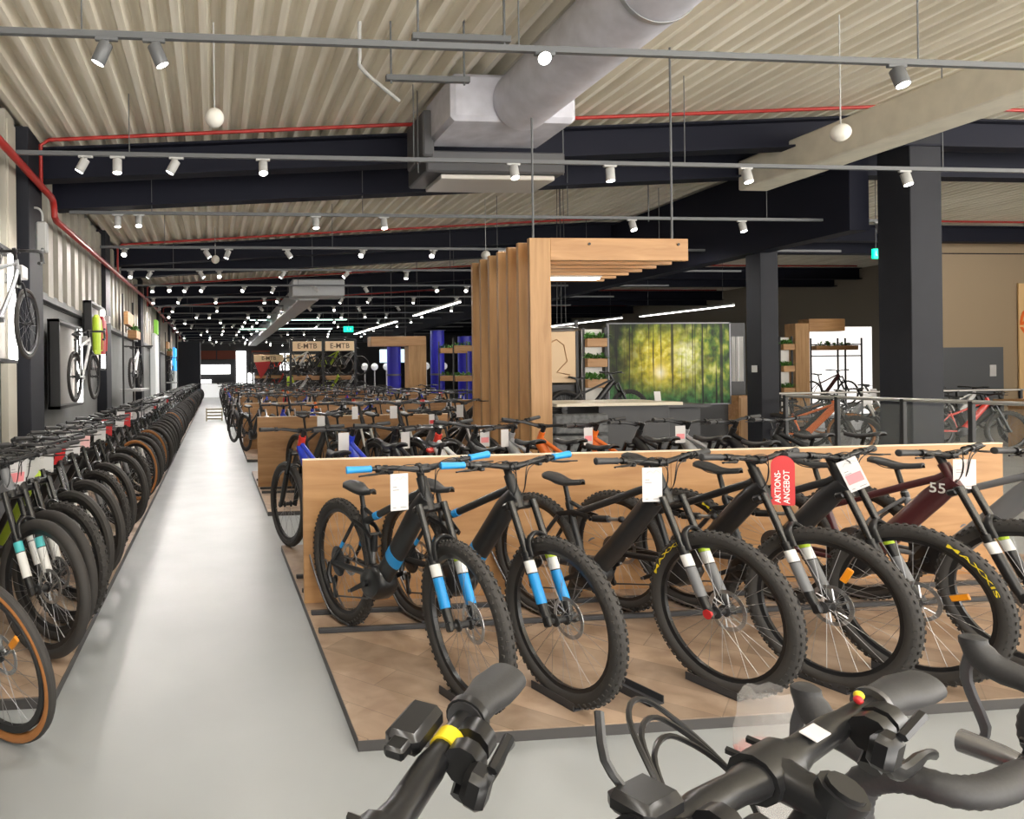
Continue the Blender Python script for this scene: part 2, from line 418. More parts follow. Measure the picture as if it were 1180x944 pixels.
def fork_mesh(typ, lod, cf, c1, c2, c3):
    def f():
        b = MB(); sg = 12 if lod == 0 else 7; Y = (0, 1, 0)
        if typ == 'gravel':
            b.mat(0); b.tube([SP + SU * .44 + V((-.0, 0, 0)), SP + SU * .56], [.022, .026], sg)
            for s in (-1, 1): b.tube(spl([SP + SU * .46 + V((0, s * .01, 0)), SP + SU * .43 + V((0, s * .04, 0)), SP + SU * .2 + V((.005, s * .05, 0)), FA + V((0, s * .055, 0))], 3), [(.011, .02)] * 5 + [(.009, .014)] * 5, max(6, sg - 2), side=Y)
            return b.mesh('fork', [cf])
        b.mat(0); b.box(SP + SU * .545, (.05, .165, .035), Matrix.Rotation(-R(25), 3, 'Y'), .01)   # crown
        b.tube([SP + SU * .53, SP + SU * .57], .03, sg)
        for s in (-1, 1):
            o = V((0, s * .065, 0)); up = SF * .035
            b.mat(1); b.tube([SP + up + o + SU * .27, SP + up + o + SU * .56], .0175, sg)
            b.mat(0); b.tube([FA + o * 1.02 + SU * -.012, SP + up + o + SU * .05, SP + up + o + SU * .30], [.020, .0225, .024], sg)
            b.tube([SP + up + o + SU * .30, SP + up + o + SU * .315], .0255, sg)
            if lod < 2:
                b.mat(2); b.tube([SP + up + o + SU * .22, SP + up + o + SU * .275], .0252, sg)
                b.mat(3); b.tube([SP + up + o + SU * (.08), SP + up + o + SU * .215], .0248, sg)
                if s > 0: b.mat(4); b.tube([SP + up + o + SU * .276, SP + up + o + SU * .295], .0254, sg)
            b.mat(0); b.box(FA + V((0, s * .075, 0)), (.04, .022, .045), Matrix.Rotation(-R(25), 3, 'Y'), .006)
        ar = [SP + SF * .06 + SU * .29 + V((0, -.065, 0)), SP + SF * .062 + SU * .36 + V((0, -.055, 0)), SP + SF * .062 + SU * .395 + V((0, 0, 0)), SP + SF * .062 + SU * .36 + V((0, .055, 0)), SP + SF * .06 + SU * .29 + V((0, .065, 0))]
        b.mat(0); b.tube(spl(ar, 4), [(.02, .011)] * 17, sg, side=(.9, 0, .42))
        return b.mesh('fork', [cf, STEEL if typ == 'city' else STANCH, c1, c2, c3])
    return shared(('fork', typ, lod, cf.name, c1.name, c2.name, c3.name), f)
def bar_up(typ): return {'city': .86, 'tall': TALL, 'gravel': .795}.get(typ, .745)
def bar_centre(typ): return SP + SU * bar_up(typ) + V((.048 if typ != 'gravel' else .085, 0, .008))
def bar_half(typ):
    if typ == 'city': return [(0, 0, 0), (.0, .05, .01), (-.01, .16, .035), (-.07, .27, .03), (-.13, .34, .02)]
    if typ == 'tall': return [(0, 0, 0), (0, .04, .002), (-.002, .12, .008), (-.006, .215, .012), (-.010, .315, .014)]
    return [(0, 0, 0), (0, .05, .002), (-.006, .16, .018), (-.02, .27, .023), (-.04, .385, .027)]
def drop_half():
    return [(0, 0, 0), (0, .06, 0), (0, .15, 0), (.015, .195, 0), (.06, .21, -.004), (.095, .213, -.03), (.10, .216, -.075), (.075, .22, -.115), (.03, .222, -.128), (-.03, .224, -.13)]
def bar_mesh(typ, lod):
    def f():
        b = MB(); sg = 12 if lod == 0 else 6; c = bar_centre(typ)
        if typ == 'gravel':
            for s in (-1, 1):
                p = spl([V((x, s * y, z)) for x, y, z in drop_half()], 8 if lod == 0 else 3)
                b.mat(0); k = int(len(p) * .13) + 1
                b.tube([c + q for q in p[:k + 1]], .0155, sg)
                b.mat(1)
                rr = [.0165 + (.0011 if (i % 2) else 0) for i in range(len(p) - k)]
                b.tube([c + q for q in p[k:]], rr, sg)
        else:
            for s in (-1, 1):
                p = spl([V((x, s * y, z)) for x, y, z in bar_half(typ)], 4)
                b.tube([c + q for q in p], [.0162] * 5 + [.0135] * 4 + [.0112] * (len(p) - 9), sg)
        b.mat(2)
        top = SP + SU * bar_up(typ)
        b.tube([SP + SU * .69, top + SU * .022], .0195, sg)                  # spacers
        b.tube([top + V((-.004, 0, 0)), lerp(top, c, .5), c], [.021, .018, .021], sg)
        b.tube([c + V((.002, -.027, 0)), c + V((.002, .027, 0))], .0225, sg)
        if lod == 0:
            for s in (-1, 1):
                for dz in (-.013, .013): b.tube([c + V((.016, s * .019, dz)), c + V((.028, s * .019, dz))], .004, 6)
            b.tube([top + SU * .022, top + SU * .027], .015, 12)
        return b.mesh('handlebar', [BLACK, RUBGREY, BLACK, STEEL])
    return shared(('bar', typ, lod), f)
def grip_mesh(typ, s, lod, m):
    def f():
        b = MB(); c = bar_centre(typ); h = bar_half(typ); a, e = V(h[3]), V(h[4])
        a = V((a.x, s * a.y, a.z)); e = V((e.x, s * e.y, e.z)); a = lerp(a, e, -.05)
        if lod == 0:
            b.tube([c + lerp(a, e, t) for t in (0, .02, .06, .1, .5, .9, .94, 1.0, 1.02)], [.0155, .0175, .0175, .016, .0165, .0175, .0185, .018, .014], 16)
        else: b.tube([c + a, c + e], .0165, 8)
        return b.mesh('grip', [m])
    return shared(('grip', typ, s, lod, m.name), f)
def lever_mesh(typ, s, lod):
    def f():
        b = MB(); c = bar_centre(typ)
        if typ == 'gravel':
            a = c + V((.055, s * .21, -.002))
            b.tube(spl([a, a + V((.04, 0, .012)), a + V((.085, s * -.004, .022)), a + V((.105, s * -.006, .045)), a + V((.108, s * -.006, .062))], 3), [(.017, .018)] * 5 + [(.0175, .02)] * 4 + [(.016, .017)] * 3 + [(.010, .010)], 12, side=(0, 1, 0))
            b.mat(1); b.tube(spl([a + V((.112, s * -.004, .03)), a + V((.118, s * -.002, -.01)), a + V((.10, s * .006, -.075)), a + V((.105, s * .012, -.10))], 3), [(.006, .008)] * 7 + [(.006, .006)] * 3, 8, side=(0, 1, 0))
            return b.mesh('brake_lever', [RUBGREY, DSTEEL])
        h = bar_half(typ); p = V(h[2]) * .35 + V(h[3]) * .65; p = V((p.x, s * p.y, p.z)); q = c + p
        b.tube([q + V((0, -s * .012, 0)), q + V((0, s * .012, 0))], .0185, 10)
        b.tube([q + V((.012, -s * .01, -.006)), q + V((.034, -s * .04, -.008))], [.012, .010], 8)
        b.tube(spl([q + V((.032, -s * .01, -.010)), q + V((.058, s * .03, -.014)), q + V((.055, s * .09, -.016)), q + V((.066, s * .125, -.016))], 3), [(.006, .009)] * 6 + [(.004, .006)] * 4, 8)
        if lod == 0:
            b.tube([q + V((-.004, -s * .05, -.004)), q + V((-.004, -s * .03, -.004))], .018, 10)
            b.box(q + V((-.002, -s * .06, -.022)), (.035, .03, .022), None, .006)
            b.tube([q + V((-.02, -s * .055, -.03)), q + V((-.035, -s * .02, -.032))], .005, 6)
        return b.mesh('brake_lever', [BLACK])
    return shared(('lever', typ, s, lod), f)
def cable_mesh(typ):
    def f():
        b = MB(); c = bar_centre(typ); e = SP + SU * .6
        if typ == 'gravel':
            for s in (-1, 1): b.tube(spl([c + V((.07, s * .17, .0)), c + V((.10, s * .09, -.03)), e + V((.07, s * .03, -.06)), SP + SU * .35 + V((.04, s * .03, 0))], 6), .0022, 5)
        else:
            for s, d in ((1, .0), (-1, .02), (1, .03), (-1, -.01)):
                b.tube(spl([c + V((.03, s * (.20 - d), .012)), c + V((.065 + d, s * .12, .022 + d)), c + V((.07, s * .04, -.01 + d)), e + V((.035, s * .025, .02)), e + V((-.05, s * .03, -.05))], 6), .0024, 5)
        return b.mesh('cables', [BLACK])
    return shared(('cable', typ), f)
def saddle_mesh(lod):
    def f():
        b = MB(); n = 9; rows = []
        for i in range(n):
            t = i / (n - 1); x = -.14 + .27 * t
            w = .058 * (1 - t) ** .9 + .018 if t > .12 else .05 + .02 * (t / .12)
            z = .012 * math.cos(t * PI * 1.6) + .006 * (1 - t)
            rows.append([V((x, w * y, z - .014 * abs(y) ** 2.4 - (.007 if abs(y) > 1 else 0))) for y in (-1.02, -1, -.6, 0, .6, 1, 1.02)])
        vs = [p for r_ in rows for p in r_]; fs = []
        m = len(rows[0])
        for i in range(n - 1):
            for k in range(m - 1): fs.append((i * m + k, (i + 1) * m + k, (i + 1) * m + k + 1, i * m + k + 1))
        low = [p + V((0, 0, -.012)) for p in vs]; o = len(vs)
        allv = vs + low
        fs2 = [tuple(i + o for i in f)[::-1] for f in fs]
        edge = []
        for i in range(n - 1): edge += [(i * m, i * m + o, (i + 1) * m + o, (i + 1) * m), (i * m + m - 1, (i + 1) * m + m - 1, (i + 1) * m + m - 1 + o, i * m + m - 1 + o)]
        for k in range(m - 1): edge += [(k, k + 1, k + 1 + o, k + o), ((n - 1) * m + k, (n - 1) * m + k + o, (n - 1) * m + k + 1 + o, (n - 1) * m + k + 1)]
        b.add(allv, fs + fs2 + edge)
        if lod == 0:
            b.mat(1)
            for s in (-1, 1): b.tube(spl([(-.11, s * .03, -.02), (-.06, s * .024, -.045), (.03, s * .022, -.045), (.10, s * .012, -.02)], 3), .0035, 6)
        return b.mesh('saddle', [MATTE, DSTEEL], ang=60)
    return shared(('saddle', lod), f)
def post_mesh(sz, top, lod, m):
    def f():
        b = MB(); a = V((-.145, 0, .70)); d = V((-.27, 0, 1)).normalized(); L = (sz - .05 - a.z) / d.z; e = a + d * L
        b.tube([a, lerp(a, e, .45), lerp(a, e, .47), e], [.0175, .0175, .0145, .0145] , 10); b.tube([a, a + d * .03], .022, 10)
        b.box(e + V((0, 0, .008)), (.05, .04, .022), None, .005)
        return b.mesh('seatpost', [m])
    return shared(('post', round(sz, 2), lod, m.name), f)
def crank_mesh(lod):
    def f():
        b = MB(); c = V((-.02, 0, .35))
        for s, a in ((1, .5), (-1, .5 + PI)):
            d = V((math.cos(a), 0, math.sin(a)))
            b.tube([c + V((0, s * .072, 0)), c + d * .165 + V((0, s * .085, 0))], [(.007, .016), (.006, .011)], 8, side=(0, 1, 0))
            b.tube([c + V((0, s * .06, 0)), c + V((0, s * .082, 0))], .018, 12)
            b.mat(1); b.tube([c + d * .165 + V((0, s * .08, 0)), c + d * .165 + V((0, s * .10, 0))], .009, 8); b.mat(0)
        b.mat(1); b.lathe([(.062, -.0015), (.084, -.0015), (.084, .0015), (.062, .0015)], c + V((0, -.055, 0)), (0, 1, 0), 28, closed=True)
        for i in range(4):
            t = i * PI / 2; b.tube([c + V((.015 * math.cos(t), -.055, .015 * math.sin(t))), c + V((.066 * math.cos(t), -.055, .066 * math.sin(t)))], .006, 5)
        return b.mesh('crankset', [BLACK, DSTEEL])
    return shared(('crank', lod), f)
def chain_mesh():
    def f():
        b = MB(); c = V((-.02, -.055, .35)); r1 = .086; r2 = .06; a = V((RA.x, -.055, RA.z))
        b.tube([c + V((0, 0, r1)), a + V((0, 0, r2))], [(.003, .005)] * 2, 5, side=(0, 1, 0)); b.tube([c + V((0, 0, -r1)), a + V((.03, 0, -.20)), a + V((-.005, 0, -.19)), a + V((.03, 0, -.10))], [(.003, .005)] * 4, 5, side=(0, 1, 0))
        return b.mesh('chain', [DSTEEL])
    return shared(('chain',), f)
def mech_mesh():
    def f():
        b = MB(); a = V((RA.x, -.085, RA.z))
        b.tube([a, a + V((-.01, -.008, -.07)), a + V((.02, -.004, -.12))], [.014, .017, .012], 8)
        b.box(a + V((.012, .02, -.15)), (.03, .012, .12), Matrix.Rotation(-.2, 3, 'Y'), .004)
        for dz in (-.10, -.195): b.lathe([(.008, -.004), (.022, -.003), (.022, .003), (.008, .004)], a + V((.012, .03, dz)), (0, 1, 0), 12, closed=True)
        return b.mesh('derailleur', [BLACK])
    return shared(('mech',), f)
def guard_mesh(front):
    def f():
        b = MB(); c = FA if front else RA; a0, a1 = (R(20), R(200)) if not front else (R(-20) , R(150))
        n = 20; vs = []; 
        for i in range(n + 1):
            a = lerp(a0, a1, i / n)
            for y, dr in ((-.034, .012), (-.02, .024), (.02, .024), (.034, .012)):
                r = .372 + dr; vs.append(c + V((r * math.cos(a), y, r * math.sin(a))))
        fs = []
        for i in range(n):
            for k in range(3): fs.append((i * 4 + k, i * 4 + k + 1, (i + 1) * 4 + k + 1, (i + 1) * 4 + k))
        b.add(vs + [v * 1 + V((0, 0, -.003)) for v in vs], fs + [tuple(q + len(vs) for q in f[::-1]) for f in fs])
        return b.mesh('mudguard', [BLACK])
    return shared(('guard', front), f)
def whole_mesh(typ, cf, tan, cg):
    # one low mesh for bikes that are only a few pixels tall
    def f():
        b = MB(); out = []
        def put(me, mw=None):
            vs = [mw @ v.co if mw is not None else v.co.copy() for v in me.vertices]
            o = len(b.v); b.v.extend([tuple(v) for v in vs])
            for p in me.polygons:
                b.f.append(tuple(i + o for i in p.vertices)); m = me.materials[p.material_index]
                if m not in out: out.append(m)
                b.m.append(out.index(m))
        put(frame_mesh(typ, 2, cf, cf, BLACK)); put(fork_mesh(typ, 2, BLACK if typ != 'gravel' else cf, BLACK, BLACK, BLACK))
        for c in (RA, FA):
            put(tyre_mesh(.056, 2, False, tan), Matrix.Translation(c)); 
        put(bar_mesh(typ, 2)); put(saddle_mesh(2), Matrix.Translation((-.215, 0, .95))); put(post_mesh(.95, 0, 2, BLACK))
        if typ != 'gravel':
            for s in (-1, 1): put(grip_mesh(typ, s, 2, cg)); put(lever_mesh(typ, s, 2))
        return b.mesh('bicycle', out)
    return shared(('whole', typ, cf.name, tan, cg.name), f)

def bike(name, label, cat, typ, loc, heading, lod=1, steer=0.0, frame=CHARC, accent=None, motor=BLACK, fork=BLACK, fs=(BLACK, BLACK, BLACK),
         tan=False, saddle=.92, grips=RUBGREY, rim=BLACK, group=None, letters=False, tyre=.060, knobs=True, lean=0.0):
    rz = math.atan2(heading[1], heading[0])
    if lod == 2:
        o = obj(name, whole_mesh(typ, frame, tan, grips), None, loc); o.rotation_euler = (lean, 0, rz)
        return tag(o, label, cat, group)
    t = thing(name, label, cat, loc, rz, group); t.rotation_euler = (lean, 0, rz)
    ac = accent or frame
    fr = obj('frame', frame_mesh(typ, lod, frame, ac, motor), t)
    if typ in ('fs_a', 'fs_c'): obj('rear_shock', shock_mesh(typ), fr)
    SM = Matrix.Translation(SP) @ Matrix.Rotation(steer, 4, SU) @ Matrix.Translation(-SP)
    fk = obj('fork', fork_mesh(typ, lod, fork, *fs), t, mw=SM)
    kn = knobs and typ in ('fs_a', 'fs_c', 'hard', 'tall')
    w = tyre if typ != 'gravel' else .046
    for c, nm in ((FA, 'front_wheel'), (RA, 'rear_wheel')):
        mw = Matrix.Translation(c)
        if nm == 'front_wheel': mw = SM @ mw
        wh = obj(nm, tyre_mesh(w, lod, kn, tan), t, mw=mw)
        obj('rim', rim_mesh(lod, rim), wh); obj('spokes', spoke_mesh(lod), wh)
        hb = obj('hub', hub_mesh(nm == 'rear_wheel'), wh)
        if lod == 0: obj('brake_disc', disc_mesh(), wh, (0, .045, 0))
        if letters:
            for a0 in (letters if isinstance(letters, tuple) else (2.2,)):
                obj('tyre_lettering', tyre_text_mesh(a0, w), wh)
    hbar = obj('handlebar', bar_mesh(typ, lod), t, mw=SM)
    for s in (-1, 1):
        if typ != 'gravel': obj('grip', grip_mesh(typ, s, lod, grips), hbar)
        obj('brake_lever', lever_mesh(typ, s, lod), hbar)
    if lod == 0: obj('cables', cable_mesh(typ), t, mw=SM)
    sz = saddle
    obj('seatpost', post_mesh(sz, 0, lod, BLACK), t)
    sx = -.145 - .27 * (sz - .05 - .70) / 1.0 + .005
    obj('saddle', saddle_mesh(lod), t, (sx, 0, sz))
    if lod == 0:
        obj('crankset', crank_mesh(lod), t); obj('chain', chain_mesh(), t); obj('derailleur', mech_mesh(), t)
    if typ == 'city':
        obj('mudguard', guard_mesh(True), t, mw=SM); obj('mudguard', guard_mesh(False), t)
    return t
def tyre_text_mesh(a0, w):
    def f():
        vs, fs = text_geo('MAXXIS', .040); b = MB(); mid = .372 - w / 2; yy = w / 2 + .0012
        for s in (-1, 1):
            o = []
            for x, y, z in vs:
                r = mid + y * .55; th = a0 - x * 1.9 / mid * s
                dy = yy - (w / 2 - math.sqrt(max(0, (w / 2) ** 2 - (r - mid) ** 2)))
                o.append((r * math.cos(th), -s * dy, r * math.sin(th)))
            b.add(o, fs)
        return b.mesh('tyre_lettering', [YELL], smooth=False)
    return shared(('maxxis', a0, w), f)
def local_to_world(t_loc, heading, p):
    a = math.atan2(heading[1], heading[0]); return V((t_loc[0] + p[0] * math.cos(a) - p[1] * math.sin(a), t_loc[1] + p[0] * math.sin(a) + p[1] * math.cos(a), t_loc[2] + p[2]))
def place_front(fx, fy, z, heading):          # bike location from where its front wheel stands
    h = V((heading[0], heading[1], 0)).normalized(); return (fx - h.x * FA.x, fy - h.y * FA.x, z)

# ------------------------------------------------------------------ price cards hung on the bars
CARDN = [0]
def card(label, p, w, h, yaw, tilt=0.0, m=PAPER, group=None, band=None, stripes=True, roll=0.0):
    t = tag(MB().box((0, 0, -h / 2), (w, .0012, h)).build('price_card', m, None, p, smooth=False), label, 'price card', group)
    t.rotation_euler = (tilt, roll, yaw)
    def f():
        b = MB()
        for k, (x, z, a) in enumerate(((-.25, -.36, .22), (-.2, -.44, .34), (-.28, -.92, .16), (.22, -.92, .34))):
            b.box((x * w, 0, z * h), (a * w, .0022, .012 * h + .001))
        b.tube([(-.3 * w, -.0012, -.17 * h), (-.1 * w, -.0012, -.1 * h), (.05 * w, -.0012, -.17 * h), (.2 * w, -.0012, -.08 * h), (.42 * w, -.0012, -.17 * h)], .0006, 3)
        return b.mesh('printed_lines', [PRINT], smooth=False)
    if stripes: obj('printed_lines', shared(('lines', w, h), f), t)
    if band: MB().box((0, 0, -h * .62), (w * .8, .0024, h * .3), None).build('printed_band', band, t, smooth=False)
    MB().tube([(0, 0, 0), (.002, .006, .012), (0, .012, .02)], .0012, 5).build('string', MATTE, t)
    return t
# ------------------------------------------------------------------ the setting
WX = -2.4
def zr(x): return 4.62 + .06 * (min(x, 9.4) + 1.7)
def floor_material():
    m = mat('floor_coating', (.315, .33, .335), .33, noise=.05, nscale=1.3)
    nt = m.node_tree; b = nt.nodes['Principled BSDF']; N = nt.nodes.new
    tc = N('ShaderNodeTexCoord'); n = N('ShaderNodeTexNoise'); n.inputs['Scale'].default_value = 2.2; n.inputs['Detail'].default_value = 5
    r = N('ShaderNodeMapRange'); r.inputs[3].default_value = .26; r.inputs[4].default_value = .48
    nt.links.new(tc.outputs['Object'], n.inputs['Vector']); nt.links.new(n.outputs['Fac'], r.inputs[0]); nt.links.new(r.outputs[0], b.inputs['Roughness'])
    return m
tag(MB().box((10.5, 27.5, -.05), (27, 62, .1)).build('floor', floor_material(), smooth=False), kind='structure')
def deck_material():
    m = mat('roof_deck', (.60, .555, .44), .5); nt = m.node_tree; b = nt.nodes['Principled BSDF']; N = nt.nodes.new; L = nt.links.new
    tc = N('ShaderNodeTexCoord'); mp = N('ShaderNodeMapping'); mp.inputs['Scale'].default_value = (9, .35, 1)
    n = N('ShaderNodeTexNoise'); n.inputs['Scale'].default_value = 1.5; n.inputs['Detail'].default_value = 5
    r = N('ShaderNodeValToRGB'); e = r.color_ramp.elements
    e[0].position = .3; e[0].color = (.68, .62, .50, 1); e[1].position = .65; e[1].color = (.90, .85, .73, 1)
    L(tc.outputs['Object'], mp.inputs['Vector']); L(mp.outputs[0], n.inputs['Vector']); L(n.outputs['Fac'], r.inputs[0]); L(r.outputs[0], b.inputs['Base Color'])
    return m
b = MB(); prof = []; x = WX - .1; P = .24
while x < 24.2:
    for dx, dz in ((0, 0), (.07, 0), (.11, .13), (.20, .13)): prof.append((x + dx, zr(x + dx) + dz))
    x += P
vs = [(px, y, pz) for y in (-7.2, 9.6, 26, 58) for px, pz in prof]; n = len(prof); fs = []
for j in range(3):
    for i in range(n - 1): fs.append((j * n + i, j * n + i + 1, (j + 1) * n + i + 1, (j + 1) * n + i))
b.add(vs, fs); tag(b.build('ceiling', deck_material(), smooth=False), kind='structure')

# left wall: grey lower cladding, pale ribs above
WALLG = mat('wall_grey', (.20, .205, .20), .6, noise=.1, nscale=2); WALLB = mat('wall_rib', (.46, .43, .36), .6); WALLD = mat('wall_recess', (.06, .06, .06), .7)
b = MB(); b.box((WX - .1, 25.5, 2.4), (.2, 66, 4.9))
b.mat(2); b.box((WX + .01, 25.5, 3.55), (.02, 66, 1.9))
b.mat(1)
y = -6.0
while y < 50: b.box((WX + .06, y, 3.6), (.1, .30, 1.8)); y += .62
for yy in (7.2, 8.25): b.box((WX + .05, yy, 2.3), (.08, .34, 4.6))
b.mat(0); b.box((WX + .05, 25.5, 2.68), (.1, 66, .10))
tag(b.build('wall_left', [WALLG, WALLB, WALLD], smooth=False), kind='structure')
b = MB(); b.box((10.5, 57.2, 2.9), (27, .2, 5.8)); tag(b.build('wall_far', mat('wall_far_dark', (.05, .05, .055), .7), smooth=False), kind='structure')
b = MB(); b.box((24.0, 32.5, 2.9), (.2, 50, 5.8)); tag(b.build('wall_right', mat('wall_right_paint', (.30, .26, .2), .7), smooth=False), kind='structure')

COLY = [8.95, 14.9, 21.8, 28.6, 35.4, 42.2]
for yy in COLY:
    tag(MB().box((WX + .1, yy, 2.3), (.2, .66, 4.6), None, .01).build('column', COLM, smooth=False), kind='structure')
for cx, cy, w in ((10.63, 9.66, .52), (10.32, 12.18, .36), (10.3, 24, .4), (10.3, 36, .4)):
    tag(MB().box((cx, cy, 2.62), (w, w, 5.24), None, .008).build('column', COLM, smooth=False), kind='structure')
def beam(yy, dep, fl=.26, x0=WX, x1=24.0):
    b = MB()
    for y0, y1, z0, z1 in ((-.012, .012, -dep, 0), (-fl / 2, fl / 2, -dep, -dep + .03), (-fl / 2, fl / 2, -.03, 0)):
        for xa, xb in ((x0, 9.4), (9.4, x1)):
            vs = [(xx, yy + yq, zr(xx) + zq) for xx in (xa, xb) for yq in (y0, y1) for zq in (z0, z1)]
            b.add(vs, [(0, 1, 3, 2), (4, 6, 7, 5), (0, 4, 5, 1), (2, 3, 7, 6), (0, 2, 6, 4), (1, 5, 7, 3)])
    tag(b.build('roof_beam', BEAM, smooth=False), kind='structure')
for yy in (9.5, 16.6, 23.6, 30.6, 37.6, 44.6, 51.6):
    beam(yy, .42); beam(yy + 1.05, .56)
tag(MB().box((8.75, 6.9, 4.70), (.50, 7.2, .48), None, .02).build('roof_girder', CONC, smooth=False), kind='structure')
tag(MB().box((10.15, 28.0, 4.48), (.34, 36, 1.5), None, .01).build('roof_girder', BEAM, smooth=False), kind='structure')
# slim hangers and bracing under the deck
b = MB()
for xa, ya, xb, yb in ((1.64, 6.4, 2.45, 6.4), (1.66, 5.6, 2.5, 5.6), (6.2, 12.0, 8.0, 12.0)):
    b.box(((xa + xb) / 2, ya, 4.34 if ya < 9 else zr((xa + xb) / 2) - .05), (xb - xa, .05, .05))
    for xx in (xa + .05, xb - .05): b.box((xx, ya, (4.34 + zr(xx)) / 2), (.015, .015, zr(xx) - 4.34 + .1))
tag(b.build('trim_1', TRACK, smooth=False), kind='structure')

# ------------------------------------------------------------------ sprinkler pipes
def pipe(name, label, pts, r, m=PIPE, cat='pipe', group=None, clips=0):
    o = tag(MB().tube(pts, r, 12).build(name, m), label, cat, group)
    if clips:
        a, c = V(pts[0]), V(pts[-1])
        for i in range(1, clips):
            p = lerp(a, c, i / clips); MB().tube([p + V((0, 0, -.0)), p + V((0, 0, .16))], .006, 5).build('pipe_hanger', TRACK, o)
    return o
pipe('sprinkler_main', 'thick red sprinkler main running along the left wall', [(-2.12, -6, 3.95), (-2.12, 9.45, 3.95), (-2.12, 9.55, 3.92), (-2.12, 9.6, 3.85), (-2.12, 9.62, 3.74), (-2.12, 9.72, 3.70), (-2.12, 15, 3.84), (-2.12, 25, 4.1), (-2.12, 56, 4.14)], .045)
for i, yy in enumerate((8.9, 15.8, 22.8, 29.8, 36.8, 43.8)):
    pipe('sprinkler_branch', ['nearest thin red sprinkler branch across the ceiling', 'thin red sprinkler branch in the second ceiling bay', 'thin red sprinkler branch in the third ceiling bay', 'thin red sprinkler branch in the fourth ceiling bay', 'thin red sprinkler branch in the fifth ceiling bay', 'farthest thin red sprinkler branch under the roof'][i],
         [(-2.12, yy, 3.9 if yy < 12 else 3.85), (-2.12, yy, zr(WX) - .12), (-2.02, yy, zr(WX) - .05)] + [(xx, yy, zr(xx) - .05) for xx in (2, 6, 9.4, 14, 23)], .024, group='red sprinkler branches', clips=0)
pipe('conduit', 'pale conduit hanging down beside the air duct', spl([(1.35, 6.2, 4.75), (1.35, 6.2, 4.45), (1.4, 6.3, 4.36), (1.9, 6.9, 4.33)], 5), .018, LAMPB, 'conduit')
pipe('conduit', 'pale conduit running under the ceiling near the duct end', [(3.9, 5.6, zr(3.9) - .06), (8.6, 5.6, zr(8.6) - .2)], .022, LAMPB, 'conduit')

# ------------------------------------------------------------------ ventilation
t = thing('air_duct', 'large round grey insulated air duct under the ceiling', 'air duct', (3.42, 0, 4.555))
MB().tube([(0, -6, 0), (0, 7.35, 0)], .34, 40).build('duct_tube', DUCTM, t)
b = MB(); b.box((-.08, 7.85, .04), (1.44, .95, .52), None, .05); b.build('plenum_box', DUCTM, t)
for y0 in (-2, 1.5, 5): MB().lathe([(.345, -.02), (.352, -.02), (.352, .02), (.345, .02)], (0, y0, 0), (0, 1, 0), 40, closed=True).build('duct_band', mat('duct_band', (.45, .46, .48), .4, .6), t)
t = thing('ventilation_unit', 'dark ceiling ventilation unit hung below the grey duct box', 'ventilation unit', (3.45, 8.55, 4.0))
MB().box((0, 0, .12), (1.75, .8, .26), None, .02).build('housing', mat('unit_dark', (.07, .07, .075), .5), t)
MB().box((.05, -.02, -.045), (1.45, .62, .06), None, .01).build('grille', mat('unit_grille', (.55, .52, .47), .4, .3), t)
MB().box((-.86, -.1, .44), (.14, .7, .55), None, .02).build('side_panel', mat('unit_dark'), t)
for xx in (-.95, .9): MB().tube([(xx, -.3, 0), (xx, -.3, 1.0)], .008, 6).build('hanger_rod', TRACK, t)
t = thing('air_duct', 'distant long grey air duct below the far ceiling', 'air duct', (2.75, 22, 4.0))
MB().box((0, 13, 0), (.62, 30, .55), None, .03).build('duct_tube', mat('duct_far', (.42, .43, .44), .5, .2), t)
MB().box((.2, -2.2, .02), (1.5, .9, .48), None, .03).build('duct_box', mat('duct_far'), t)
for xx, yy, zz, lb, ztop in ((.03, 6.2, 3.85, 'white ball hanging on a cord near the left ceiling', 4.7), (.05, 14.3, 3.95, 'white ball hanging above the left bike row, far bay', 4.6), (5.22, 12.9, 3.82, 'white ball hanging above the wooden slat portal', 4.9), (6.1, 6.2, 3.85, 'pale ball hanging in front of the beige girder', 5.0)):
    t = thing('ceiling_ball', lb, 'ball sensor', (xx, yy, zz)); MB().ball((0, 0, 0), .085, 12).build('ball', mat('ball_white', (.7, .68, .62), .6), t)
    MB().tube([(0, 0, .08), (0, 0, ztop - zz)], .006, 6).build('cord', LAMPB, t)

# ------------------------------------------------------------------ lighting tracks and spotlights
TRK = [-3.25, -.5, 2.25] + [5 + 2.75 * i for i in range(18)]
def zt(y): return 3.975 if y < 6 else 4.0
for i, yy in enumerate(TRK):
    vis = i - 3
    x1 = 11.3 if vis == 2 else 13
    lb = ('lighting track behind the viewer' if vis < 0 else nth(vis + 1) + ' grey lighting track from the front, hung below the ceiling')
    if vis < 0: lb = nth(-vis) + ' lighting track behind the camera'
    t = thing('lighting_track', lb, 'lighting track', (0, yy, zt(yy)), 0, 'ceiling lighting tracks')
    b = MB(); b.box(((WX + .3 + x1) / 2, 0, 0), (x1 - WX - .3, .04, .045)); b.build('rail', TRACK, t, smooth=False)
    for xx in (-.9, 2.3, 5.6, 9.0):
        MB().tube([(xx, 0, .02), (xx, 0, zr(xx) - zt(yy) + .0)], .006, 5).build('suspension_rod', TRACK, t)
lamp = bpy.data.lights.new('spot_beam', 'SPOT'); lamp.energy = SPOT_W; lamp.spot_size = R(95); lamp.spot_blend = .7; lamp.shadow_soft_size = .05; lamp.color = (1, .96, .90)
lampf = bpy.data.lights.new('spot_beam_far', 'SPOT'); lampf.energy = SPOT_W * 1.1; lampf.spot_size = R(110); lampf.spot_blend = .7; lampf.shadow_soft_size = .08; lampf.color = (1, .95, .9)
